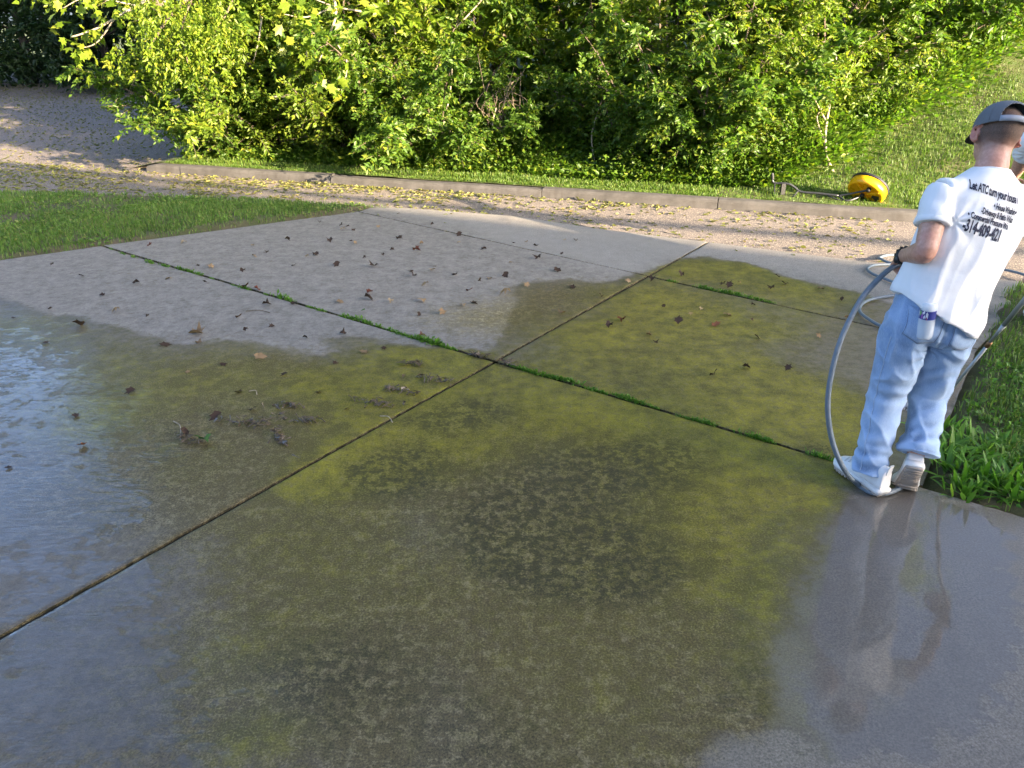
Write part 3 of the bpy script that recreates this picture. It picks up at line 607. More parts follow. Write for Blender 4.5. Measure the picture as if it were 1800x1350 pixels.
# low leafy plants in the lawns (clover, plantain) and at the foot of the shrubs
def low_plants(name, x, y, z, per, size, hgt, mat, label, r):
    n = len(x); az = r.random((n, per))*2*math.pi; el = r.random((n, per))*.9
    D = np.stack([np.cos(az)*np.cos(el), np.sin(az)*np.cos(el), np.sin(el)*.8], -1); P = np.stack([x, y, z], 1)[:, None]+D*(np.reshape(hgt, (-1, 1))*r.random((n, per)))[..., None]; P[..., 2] += .01
    S = size*(.6+.7*r.random((n, per)))
    return tag(foliage(name, P.reshape(-1, 3), D.reshape(-1, 3), S.reshape(-1), mat, rng=r, width=.6), label, 'weeds', kind='stuff')
x, y = scatter(LAWN_R, (1.95, 6.5, .8, 6.2), 3800, r); k = (fbm(x, y, 1.7, 3, 61) > .46) & (poly_sd(x, y, LAWN_R) > .06); x, y = x[k], y[k]
low_plants('clover_weeds', x, y, lawn_z(x, y, LAWN_R), 7, .030, .05, M_WEED, 'small clover and broadleaf weeds mixed into the right lawn', r)
x, y = scatter(LAWN_L, (-9, -1.3, 5.5, 10.2), 2600, r); k = fbm(x, y, 1.7, 3, 63) > .5; x, y = x[k], y[k]
low_plants('clover_weeds', x, y, lawn_z(x, y, LAWN_L), 6, .035, .04, M_GRASS, 'small broadleaf weeds mixed into the shaded left lawn', r)
n = 9500; a = r.uniform(-8.6, 4.2, n); q = 10.15+1.5*r.random(n)**1.2+np.maximum(0, a-.1)*1.2; x, y = a*TX+q*NX, a*TY+q*NY
low_plants('ground_cover', x, y, hill_z(x, y), 10, .075, .10+.75*sstep(.35, .65, fbm(x, y, 1.4, 3, 95))*sstep(10.1, 11.0, inv_st(x, y)[1]), M_LEAF, 'low leafy plants at the foot of the shrubs above the kerb', r)

# clumps of coarse broad-bladed crabgrass by the man's right foot
def crab(px, py, s, r, label):
    x, y = gp(px, py); n = 46; az = r.random(n)*2*math.pi; V = []; F = []; T = []
    for k in range(n):
        L = s*(.55+.6*r.random()); w = .007+.006*r.random(); d = np.array([math.cos(az[k]), math.sin(az[k]), 0]); sd_ = np.array([-d[1], d[0], 0]); out = .25+.75*r.random(); b = len(V)
        p0 = np.array([x, y, .0])+d*.05*r.random()+np.array([r.normal(0, .04), r.normal(0, .04), 0])
        for j in range(5):
            t = j/4; c = p0+d*L*out*t+np.array([0, 0, L*(1.05-out*.45)*(t-.55*t*t*out)]); ww = w*(math.sin(math.pi*(.18+.8*t)))+.0004
            V += [c-sd_*ww, c-np.array([0, 0, ww*.35]), c+sd_*ww]
        for j in range(4):
            q = b+j*3; F += [(q, q+1, q+4), (q, q+4, q+3), (q+1, q+2, q+5), (q+1, q+5, q+4)]
        T += [[r.random(), r.random()*.9, 0]]*15
    return tag(link('crabgrass_clump', mesh_np('crabgrass_clump', np.array(V), np.array(F), {'tint': np.array(T)}), M_WEED), label, 'weed', 'coarse crabgrass clumps at the lawn corner')
for i, (px, py, s, w) in enumerate([(1660, 800, .20, 'directly behind the lifted right shoe'), (1690, 835, .20, 'at the very corner of the lawn'), (1735, 845, .18, 'second along the wet lawn edge'), (1775, 868, .18, 'third along the wet lawn edge'), (1715, 795, .17, 'just inside the lawn corner'), (1790, 825, .16, 'in the lawn near the frame edge'), (1650, 760, .15, 'by the jeans cuff of the right leg'), (1755, 790, .12, 'smaller and deeper in the lawn'), (1700, 868, .12, 'lowest and overhanging the concrete'), (1840, 890, .18, 'outermost on the wet lawn edge')]):
    crab(px, py, s, rg(900+i), f'broad-bladed bright crabgrass clump {w}')

def nth(k):
    a = 'first second third fourth fifth sixth seventh eighth ninth tenth eleventh twelfth thirteenth fourteenth fifteenth sixteenth seventeenth eighteenth nineteenth'.split()
    if k < 20: return a[k-1]
    t, u = divmod(k, 10); w = {2: 'twent', 3: 'thirt', 4: 'fort', 5: 'fift', 6: 'sixt'}[t]; return w+'ieth' if u == 0 else w+'y-'+a[u-1]
# weeds growing in the joints
def tuft(px, py, s, r, label, group):
    x, y = gp(px, py); n = int(26+20*r.random()); az = r.random(n)*2*math.pi; el = .25+1.1*r.random(n); ax = OV if py > 500 or True else OU
    off = r.normal(0, s*.9, n); P = np.stack([x+ax[0]*off, y+ax[1]*off, np.full(n, -.008)], 1); D = np.stack([np.cos(az)*np.cos(el), np.sin(az)*np.cos(el), np.sin(el)], 1)
    P2 = P+D*(s*.7*r.random(n))[:, None]; Vb, Fb, tb = blades(P, s*(.6+.9*r.random(n)), np.full(n, .004), r, .8)
    Vl, Fl, tl = leaf_arrays(P2, D, s*.55*(.6+.8*r.random(n)), .55, rng=r)
    return tag(link('weed_tuft', mesh_np('weed_tuft', np.r_[Vb, Vl], np.r_[Fb, Fl+len(Vb)], {'tint': np.r_[tb, tl]}), M_WEED), label, 'weed', group)
T1L = [(195,438,.7),(215,446,.6),(235,452,.6),(265,462,.7),(290,468,.7),(318,474,1.0),(335,478,1.1),(350,482,.9),(372,490,.5),(410,502,.5),(430,508,.8),(468,518,.6),(498,525,1.2),(510,529,.9),(545,541,.7),(565,547,.8),(600,556,.5),(612,559,.7),(632,563,1.0),(645,568,.9),(665,574,.8),(690,582,.9),(705,588,1.0),(720,593,.9),(735,597,1.0),(755,602,1.1),(768,606,1.0),(782,610,.8),(797,613,.6)]
T1R = [(900,643,.8),(915,648,.9),(928,652,.7),(942,657,1.0),(960,661,.8),(975,664,1.0),(990,668,.8),(1005,672,.9),(1040,685,.8),(1060,690,.8),(1085,695,.9),(1100,701,.9),(1115,706,1.0),(1130,709,.8),(1150,716,.6),(1205,735,.9),(1225,740,.8),(1245,744,.9),(1325,769,1.0),(1345,774,.9),(1435,802,.9),(1455,806,.8)]
T2W = [(1180,494,.5),(1235,506,.8),(1250,509,.7),(1268,513,.8),(1285,516,.9),(1300,519,.9),(1318,523,.7),(1335,527,.8),(1355,531,.6)]
for lst, lab, grp, s0 in ((T1L, 'green weed tuft in the dry-side cross joint', 'weeds in the joint on the dry side', .030), (T1R, 'green weed tuft in the mossy-side cross joint', 'weeds in the joint on the mossy side', .026), (T2W, 'green weed tuft in the farther joint of the mossy slab', 'weeds in the far joint', .03)):
    for i, (px, py, s) in enumerate(lst): tuft(px, py, s*s0*(1.0+.7*((px*13+py*7) % 10)/10), rg(px*7+py), f'{lab}, {nth(i+1)} from the left', grp)

# ------------------------------------------------------------------ dead leaves, twigs and debris
M_DL = {k: mat_leaf('dead_leaf_'+k, a, b, c, .12, .75, .25) for k, (a, b, c) in dict(dark=((.035, .022, .016), (.075, .045, .03), (.10, .06, .04)), tan=((.22, .14, .075), (.36, .25, .14), (.42, .32, .2)), red=((.12, .035, .02), (.22, .07, .035), (.28, .12, .06)), green=((.05, .12, .03), (.08, .17, .04), (.12, .2, .06))).items()}
def dead_leaf_mesh(r, kind):
    V, F, t = leaf_arrays(np.zeros((1, 3)), np.array([[0., 1, 0]]), np.array([1.0]), lobed=True, rng=r, upbias=6)
    V = V-V.mean(0); ph = r.random(4)*6.3; c1, c2 = r.uniform(-1.3, 1.6, 2)
    V[:, 2] += c1*V[:, 0]**2+c2*V[:, 1]**2+.08*np.sin(7*V[:, 0]+ph[0])+.08*np.sin(6*V[:, 1]+ph[1]); V[:, 2] += r.normal(0, .04, len(V)); V[:, 2] -= V[:, 2].min()-.01
    return mesh_np('dry_leaf', V, F, {'tint': t})
DLM = {(k, i): dead_leaf_mesh(rg(1000+i*7+sum(map(ord, k))), k) for k in M_DL for i in range(6)}
for (k, i), me in DLM.items(): me.materials.append(M_DL[k])
def put_leaf(px, py, size, kind, r, label, group=None, zs=1.0):
    x, y = gp(px, py); o = bpy.data.objects.new('dry_leaf', DLM[(kind, int(r.integers(6)))]); COL.objects.link(o)
    o.location = (x, y, .004); o.rotation_euler = (r.normal(0, .15), r.normal(0, .15), r.random()*6.3); o.scale = (size, size*(.75+.4*r.random()), size*zs)
    return tag(o, label, 'leaf', group)
r = rg(5)
LA = [(563,392),(600,398),(612,398),(622,407),(617,424),(624,429),(555,450),(703,422),(690,441),(673,449),(741,429),(807,428),(784,409),(700,377),(760,396),(808,414),(765,470),(723,479),(727,487),(748,502),(860,491),(890,486),(843,496),(903,429),(925,427),(942,433),(987,448),(945,455),(898,462),(980,477),(992,424),(1013,425),(1005,507),(648,528),(687,532),(740,531),(832,534),(737,556),(597,533),(593,467),(324,429),(505,424),(445,434),(348,468),(370,472),(427,478),(540,452),(555,450),(517,468),(640,455),(470,445),(580,425),(665,400),(850,440),(655,470)]
LB = [(92,467),(143,486),(88,544),(260,556),(205,550),(298,491),(360,498),(478,575),(537,596),(433,582),(603,588),(470,538),(240,500),(180,520),(420,560)]
LC = [(1127,536),(1147,493),(1103,497),(1167,540),(1198,485),(1270,502),(1281,504),(1298,498),(1356,509),(1367,489),(1379,500),(1441,509),(1480,528),(1323,538),(1322,565),(1213,555),(1192,568),(1277,555),(1153,604),(1330,595),(1438,592),(1312,649),(1384,650),(1254,663),(1487,560),(1070,575),(1140,590),(1057,523),(1232,545)]
LD = [(80,605),(25,560),(393,642),(133,732),(15,823),(443,722),(290,608),(675,613),(640,620),(590,640),(560,690),(610,720),(230,690),(330,655),(500,660),(420,690)]
for L, lab, grp in ((LA, 'small curled dead leaf on the dry far slab', 'dead leaves on the dry far slab'), (LB, 'small dead leaf on the dry strip beside the wet edge', 'dead leaves on the dry strip'), (LC, 'small dead leaf on the mossy yellow-green slab', 'dead leaves on the mossy slab'), (LD, 'small sodden leaf on the wet near left slab', 'sodden leaves on the wet slab')):
    for i, (px, py) in enumerate(sorted(L)): put_leaf(px, py, .042+.055*r.random()**1.5, 'dark' if r.random() < .72 else 'tan', r, f'{lab}, {nth(i+1)} from the left', grp, 1.0 if L is not LD else .4)
for px, py, s, k, lab in [(732,442,.12,'red','reddish brown crumpled leaf, largest near the middle of the dry far slab'),(888,520,.12,'tan','pale tan broken leaf on the dry slab near the long joint'),(760,477,.08,'tan','small tan leaf left of the middle of the dry far slab'),(603,405,.08,'tan','tan curled leaf near the grass corner of the far slab'),(800,484,.08,'dark','dark star-shaped leaf in the middle of the dry far slab'),(777,552,.08,'tan','pale tan leaf on the dry slab above the weedy joint'),(825,513,.07,'red','reddish leaf left of the pale broken leaf'),(650,516,.08,'red','brown flat leaf just above the weedy joint'),(813,539,.07,'tan','yellowish tan flat leaf near the joint crossing'),(925,503,.07,'tan','small tan leaf right of the pale broken leaf'),(987,552,.07,'tan','pale leaf caught in the long joint'),(1093,565,.09,'red','red-brown leaf on the mossy slab near the long joint'),(1258,573,.08,'red','brown leaf in the middle of the mossy slab'),
    (348,588,.14,'tan','large crumpled tan leaf on the dry strip of the near left slab'),(350,604,.06,'tan','small tan leaf just below the large crumpled one'),(142,575,.12,'dark','dark upright leaf at the edge of the wet film'),(457,630,.10,'tan','flat tan star-shaped leaf lying in the wet film'),(742,592,.08,'red','reddish leaf lodged in the weedy joint'),(433,507,.09,'dark','brown leaf lodged in the weedy joint between two tufts'),(452,511,.08,'red','reddish leaf beside the brown one in the weedy joint'),(517,535,.08,'dark','dark leaf resting below a weed tuft in the joint'),(263,433,.07,'red','reddish leaf near the left lawn on the far slab'),(447,453,.06,'tan','tan leaf on the left part of the dry far slab'),(145,785,.06,'red','small dark red leaf in the puddle'),(328,767,.07,'dark','dark leaf beside the torn green leaf'),(380,735,.08,'dark','dark lump of leaf standing in the wet film'),(360,777,.11,'green','torn green leaf lying in the wet film'),(638,548,.05,'green','small green leaf beside the weedy joint')]:
    put_leaf(px, py, s, k, r, lab)
# wet clumps of twigs and leaf scraps left behind by the water
M_SCRAP = simple('wet_scraps', (.085, .06, .038), .35, var=.85, scale=60)
def debris(px, py, L, r, label):
    x, y = gp(px, py); m = MB(); ang = r.normal(-.5, .3)
    for k in range(int(90*L)+12):
        q = r.normal(0, L*.36); w = r.normal(0, L*.10); cx = x+q*math.cos(ang)-w*math.sin(ang); cy = y+q*math.sin(ang)+w*math.cos(ang); l = .010+.028*r.random()**2; az = r.random()*6.3
        d = Vector((math.cos(az)*l, math.sin(az)*l, r.normal(0, .008))); c = Vector((cx, cy, .006+.016*r.random())); m.tube([c-d, c+Vector((r.normal(0, .004), r.normal(0, .004), .003)), c+d], [.002+.003*r.random(), .0025, .001], 4)
        if k % 3 == 0:
            s = .010+.010*r.random(); m.add([c+Vector((r.normal(0, s), r.normal(0, s), .018*r.random())) for _ in range(4)], [(0, 1, 2), (0, 2, 3)])
    return tag(m.build('debris_clump', M_SCRAP), label, 'debris', 'wet debris left by the water')
for i, (px, py, L, w) in enumerate([(663,712,.22,'long wet clump of dark debris nearest the long joint'),(757,668,.22,'wet debris beside the long joint below the crossing'),(698,688,.18,'loose wet twigs between two debris clumps'),(730,642,.12,'small wet debris under the weedy joint'),(840,627,.12,'dark debris stuck in the joint just before the crossing'),(490,768,.20,'flat wet debris mat lowest on the near left slab'),(507,716,.14,'spiky wet twigs in the middle of the near left slab'),(530,740,.22,'stringy wet debris right of the torn green leaf'),(430,745,.25,'scattered wet scraps above the torn green leaf'),(890,640,.10,'pale debris at the crossing of the joints'),(330,775,.12,'wet scraps around the torn green leaf')]):
    debris(px, py, L, rg(1500+i), w)
for i, (x0, y0, x1, y1, w) in enumerate([(432,548,475,551,'thin dark bent twig on the dry strip of the near left slab'),(668,733,690,744,'short pale straw lying across the long joint'),(305,742,318,768,'curved pale stem in the wet film'),(438,689,452,695,'short pale stem in the wet film near the middle')]):
    a = Vector((*gp(x0, y0), .006)); b = Vector((*gp(x1, y1), .006)); c = (a+b)/2+Vector((.01, .02, .006)); tag(MB().tube(spline([a, c, b], 5), .003, 5).build('twig', M_TWIG if i else M_BARK), w, 'twig')

# fallen spring catkins and bud scales littering the road, too many to count
r = rg(21); n = 11000; a = r.uniform(-15, 1.5, n); q = 9.38-1.9*r.random(n)**1.6; dn = np.exp(-np.maximum(0, a+4)/3.2); k = (r.random(n) < dn*(.25+1.2*sstep(.35, .6, fbm(a, q, 1.3, 4, 71)))); a, q = a[k], q[k]
x, y = a*TX+q*NX, a*TY+q*NY; k = poly_sd(x, y, LAWN_L) < 0; x, y = x[k], y[k]
n2 = 16000; x2 = r.uniform(-22, -5, n2); y2 = r.uniform(11.5, 30, n2); k = (x2 < -.40*y2-.3); x2, y2 = x2[k], y2[k]; x = np.r_[x, x2]; y = np.r_[y, y2]; n = len(x)
D = r.normal(0, 1, (n, 3)); D[:, 2] *= .15
tag(foliage('leaf_litter', np.stack([x, y, np.full(n, -.022)], 1), D, .035+.05*r.random(n), mat_leaf('litter_leaf', (.17, .19, .05), (.27, .26, .075), (.30, .22, .10), .2, .6), rng=r, width=.42, upbias=3.5), 'yellow-green fallen catkins and leaf bits littering the road', 'leaf litter', kind='stuff')
# ------------------------------------------------------------------ people
def mat_skin():
    t = NT('skin'); P = t.coord(); _, hair, red, _b = t.attr('tone')
    n = t.noise(P, 60, 4, .6); c = t.mix(t.mapr(n, .35, .65), (.43, .225, .155), (.57, .33, .245)); c = t.mix(t.mapr(t.noise(P, 14, 4), .5, .7, 0, .4), c, (.52, .21, .15))
    c = t.mix(t.math('MULTIPLY', red, .65), c, (.52, .16, .12))
    hn = t.noise(P, 700, 2, .6); c = t.mix(t.math('MULTIPLY', hair, t.mapr(hn, .3, .6, .62, 1)), c, (.055, .04, .03))
    t.p(Base_Color=c, Roughness=t.mapr(hair, 0, 1, .48, .8), Normal=t.bump(t.noise(P, 420, 3), .15, .001), Subsurface_Weight=.08); t.b.inputs['Subsurface Radius'].default_value = (.012, .005, .003)
    return t.m
def mat_denim():
    t = NT('faded_denim'); P = t.coord(); _, fade, dk, _b = t.attr('tone')
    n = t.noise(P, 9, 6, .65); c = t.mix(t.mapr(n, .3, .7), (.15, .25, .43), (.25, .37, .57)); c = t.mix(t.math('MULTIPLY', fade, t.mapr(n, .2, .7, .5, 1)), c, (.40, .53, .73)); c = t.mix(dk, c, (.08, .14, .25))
    V = t.node('ShaderNodeMapping', {0: P, 'Scale': (1, 1, .12)}).outputs[0]; c = t.mix(t.mapr(t.noise(V, 420, 2), .45, .75, 0, .35), c, (.52, .63, .78))
    t.p(Base_Color=c, Roughness=.88, Normal=t.bump(t.math('ADD', t.math('MULTIPLY', t.noise(P, 55, 4, .6), 1.0), t.math('MULTIPLY', t.noise(V, 600, 1), .3)), .35, .004), Sheen_Weight=.15); return t.m
def mat_cotton():
    t = NT('white_cotton'); P = t.coord(); n = t.noise(P, 6, 4)
    t.p(Base_Color=t.mix(n, (.74, .74, .74), (.82, .82, .82)), Roughness=.85, Normal=t.bump(t.math('ADD', t.noise(P, 14, 4, .55), t.math('MULTIPLY', t.noise(P, 900, 1), .05)), .25, .01), Sheen_Weight=.1); return t.m
M_SKIN = mat_skin(); M_DENIM = mat_denim(); M_COTTON = mat_cotton()
M_SHOE = simple('white_shoe_leather', (.74, .73, .71), .5, var=.06, scale=40, bump=.1); M_SOLE = simple('worn_shoe_sole', (.36, .31, .26), .8, var=.3, scale=25, bump=.5, dist=.004); M_MID = simple('white_midsole_rubber', (.70, .69, .66), .55, var=.08)
M_CAP = simple('grey_cap_cloth', (.13, .14, .155), .9, var=.18, scale=160, bump=.5, dist=.0015); M_CAPD = simple('black_cap_bill', (.014, .014, .016), .8, var=.3, scale=120); M_STRAP = simple('pale_cap_strap', (.27, .29, .33), .7, var=.1)
M_INK = simple('navy_print_ink', (.02, .022, .045), .8, var=.2); M_BAND = simple('black_watch_rubber', (.012, .012, .013), .45, var=.3, scale=80)

def ringv(c, ax, ay, rx, ry, seg=28, sq=1.0):
    out = []
    for k in range(seg):
        a = 2*math.pi*k/seg; ca, sa = math.cos(a), math.sin(a); ca = math.copysign(abs(ca)**sq, ca); sa = math.copysign(abs(sa)**sq, sa); out.append(Vector(c)+ax*ca*rx+ay*sa*ry)
    return out
def limb(mb, secs, seg=24, ref=Vector((1, 0, 0)), sq=1.0):
    """secs: (point, rx, ry); rings follow the path"""
    P = [Vector(s[0]) for s in secs]; dense = []; per = 4
    pts = spline(P, per); n = len(pts)
    rx = np.interp(np.linspace(0, len(P)-1, n), range(len(P)), [s[1] for s in secs]); ry = np.interp(np.linspace(0, len(P)-1, n), range(len(P)), [s[2] for s in secs]); R = []
    for i, p in enumerate(pts):
        d = (pts[min(i+1, n-1)]-pts[max(i-1, 0)]).normalized(); ax = (ref-d*ref.dot(d)).normalized(); ay = d.cross(ax); R.append(ringv(p, ax, ay, rx[i], ry[i], seg, sq))
    mb.rings(R); return mb
def fuse(mb, voxel, smooth=6, fac=.5):
    o = bpy.data.objects.new('tmp', mb.mesh('tmp')); COL.objects.link(o); bm = bmesh.new(); bm.from_mesh(o.data); bmesh.ops.recalc_face_normals(bm, faces=bm.faces); bm.to_mesh(o.data); bm.free()
    md = o.modifiers.new('r', 'REMESH'); md.mode = 'VOXEL'; md.voxel_size = voxel
    if smooth: s = o.modifiers.new('s', 'SMOOTH'); s.iterations = smooth; s.factor = fac
    dg = bpy.context.evaluated_depsgraph_get(); dg.update(); me = bpy.data.meshes.new_from_object(o.evaluated_get(dg)); bpy.data.objects.remove(o); return me
def coords(me):
    a = np.empty(len(me.vertices)*3, np.float32); me.vertices.foreach_get('co', a); return a.reshape(-1, 3).astype(float)
def normals(me):
    a = np.empty(len(me.vertices)*3, np.float32); me.vertices.foreach_get('normal', a); return a.reshape(-1, 3).astype(float)
def setco(me, C): me.vertices.foreach_set('co', C.astype(np.float32).ravel()); me.update()
def tone(me, T):
    T = np.asarray(T, np.float32); T = np.concatenate([T, np.ones((len(T), 4-T.shape[1]), np.float32)], 1); at = me.attributes.new('tone', 'FLOAT_COLOR', 'POINT'); at.data.foreach_set('color', T.ravel())
def n3(C, f, seed=0.0):
    return np.array([mnoise.noise(Vector((c[0]*f[0]+seed, c[1]*f[1]+seed*.7, c[2]*f[2]-seed*.3))) for c in C])
def hand(mb, W, D, B, L=.18, curl=1.0, side=1, thumb=True):
    """wrist W, pointing D, back-of-hand normal B; fingers close round a bar across the palm. side: +1 thumb on D x B side"""
    D = Vector(D).normalized(); B = (Vector(B)-D*Vector(B).dot(D)).normalized(); X = D.cross(B)*side
    W = Vector(W); pl = L*.5
    mb.rings([ringv(W+D*t*pl, X, B, w, th, 14) for t, w, th in ((-.15, .028, .021), (.1, .030, .020), (.45, .040, .017), (.8, .043, .0155), (1.0, .040, .013))])
    for k, (off, fl) in enumerate(((.030, .92), (.010, 1.0), (-.011, .94), (-.031, .76))):
        p = W+D*pl*.9+X*off; d = D.copy(); pts = [p]; seg = (L*.5*fl)*np.array([.48, .31, .24])
        for j, s in enumerate(seg):
            ang = curl*(.75, .95, .8)[j]; q = Matrix.Rotation(-ang if side > 0 else ang, 3, X); d = (q @ d).normalized()
            if d.dot(B) > .8: pass
            pts.append(pts[-1]+d*s)
        mb.tube(spline(pts, 3), list(np.linspace(.0098, .0078, 3*3+1)), 8)
    if thumb:
        p = W+D*pl*.22+X*.026; t1 = p+(X*.55+D*.65-B*.45).normalized()*.045; t2 = t1+(D*.75-B*.6-X*.15).normalized()*.034; t3 = t2+(D*.55-B*.7-X*.55).normalized()*.026
        mb.tube(spline([p-X*.01, t1, t2, t3], 3), list(np.linspace(.0125, .0085, 10)), 8)

def head_parts(mb, C, R):
    """skull, jaw, neck, ears and face around centre C with rotation R (local +y is the face)"""
    f = lambda v: Vector(C)+R @ Vector(v)
    mb.ball(f((0, -.008, .028)), (.076, .096, .092), 24, R); mb.ball(f((0, .028, -.045)), (.060, .066, .068), 20, R); mb.ball(f((0, .012, -.012)), (.072, .084, .075), 20, R); mb.ball(f((0, .068, -.088)), (.030, .022, .022), 12, R)
    mb.rings([[f((x, y, z)) for x, y, z in q] for q in ([(-.006, .085, .018), (.006, .085, .018), (.006, .075, .01), (-.006, .075, .01)], [(-.009, .098, -.008), (.009, .098, -.008), (.011, .08, -.01), (-.011, .08, -.01)], [(-.013, .109, -.028), (.013, .109, -.028), (.017, .08, -.03), (-.017, .08, -.03)], [(-.011, .098, -.037), (.011, .098, -.037), (.014, .08, -.038), (-.014, .08, -.038)])])
    mb.ball(f((0, .089, -.058)), (.024, .011, .006), 10, R); mb.ball(f((0, .087, -.067)), (.021, .011, .007), 10, R)
    for s in (-1, 1):
        mb.ball(f((s*.031, .078, .022)), (.022, .012, .007), 10, R)
        er = R @ Matrix.Rotation(s*.38, 3, 'Z') @ Matrix.Rotation(-.15, 3, 'X')
        for k in range(11):       # ear rim as an arc of beads, plus lobe and bowl
            a = -1.9+k*.38; mb.ball(f((s*(.083+.007*math.cos(a*.5)), -.004-.016*math.sin(a+1.57)*-1*math.cos(a*.0)-.018*0+(.017*math.cos(a)), .004+.030*math.sin(a))), (.0065, .0075, .0075), 8, er)
        mb.ball(f((s*.080, .002, -.002)), (.006, .017, .026), 10, er); mb.ball(f((s*.079, .010, -.026)), (.006, .009, .010), 8, er)

def shoe(root, heel, yaw, pitch, label, flip=1):
    """a sneaker whose toe end stays where it is while the heel lifts by pitch; heel is the ground point under the heel when flat"""
    L = .29; toe_pivot = .20
    R = Matrix.Rotation(yaw, 3, 'Z') @ Matrix.Rotation(-pitch, 3, 'X'); piv = Vector((0, toe_pivot, 0)); base = Vector(heel)
    Rz = Matrix.Rotation(yaw, 3, 'Z')
    def f(x, y, z):
        v = Vector((x*flip*1.2, y*1.04, z*1.2))
        if y < toe_pivot: w = v-piv; v = piv+Matrix.Rotation(-pitch*min(1, (toe_pivot-y)/.07), 3, 'X') @ w
        return base+Rz @ v
    out = [(0, .0, .030), (.02, .0, .034), (.06, .002, .035), (.11, .004, .036), (.16, .006, .042), (.20, .008, .047), (.24, .006, .044), (.27, .002, .033), (.288, -.001, .015)]
    def sec(y, cx, w, z0, z1, n=18, top=1.0):
        pts = []
        for k in range(n):
            a = 2*math.pi*k/n; X = math.cos(a); Z = math.sin(a); X = math.copysign(abs(X)**.6, X); Z = math.copysign(abs(Z)**(.6 if Z < 0 else .9), Z); pts.append(f(cx+w*X*(1 if Z < 0 else top), y, z0+(z1-z0)*(Z+1)/2))
        return pts
    m = MB(); hs = [.118, .124, .122, .104, .086, .068, .058, .048, .032]; m.rings([sec(y, cx, w*.97, .022, h, top=.80) for (y, cx, w), h in zip(out, hs)])
    up = link('upper', fuse(m, .005, 4), M_SHOE, root, True)
    m = MB(); m.rings([sec(y-.004+(.008*y/.29), cx, w*1.06+.001, .008, .036) for y, cx, w in out]); md = m.build('midsole', M_MID, up, True)
    m = MB(); m.rings([sec(y, cx, w*.98, -.001 if .03 < y < .25 else .002, .012) for y, cx, w in out])
    for y in np.arange(.02, .27, .018):
        w = np.interp(y, [q[0] for q in out], [q[2] for q in out])*.85; c = [f(sx*w, y+dy, zz) for zz in (-.0025, .004) for sx, dy in ((-1, 0), (1, 0), (1, .009), (-1, .009))]
        m.add(c, [(0, 3, 2, 1), (4, 5, 6, 7), (0, 1, 5, 4), (1, 2, 6, 5), (2, 3, 7, 6), (3, 0, 4, 7)])
    m.build('outsole', M_SOLE, up, True)
    m = MB(); m.rings([[f(x, y, z) for x, y, z in q] for q in ([(-.011, -.004, .095), (.011, -.004, .095), (.011, .004, .095), (-.011, .004, .095)], [(-.010, -.008, .125), (.010, -.008, .125), (.010, -.002, .125), (-.010, -.002, .125)], [(-.008, -.013, .142), (.008, -.013, .142), (.008, -.008, .142), (-.008, -.008, .142)])]); m.build('heel_tab', M_MID, up)
    for k in range(5):
        y = .13+.022*k; h = np.interp(y, [q[0] for q in out], hs); w = .028; m = MB().tube(spline([f(-w, y, h-.006), f(0, y+.004, h+.003), f(w, y, h-.006)], 4), .0028, 5); m.build('lace', M_MID, up, True)
    return up

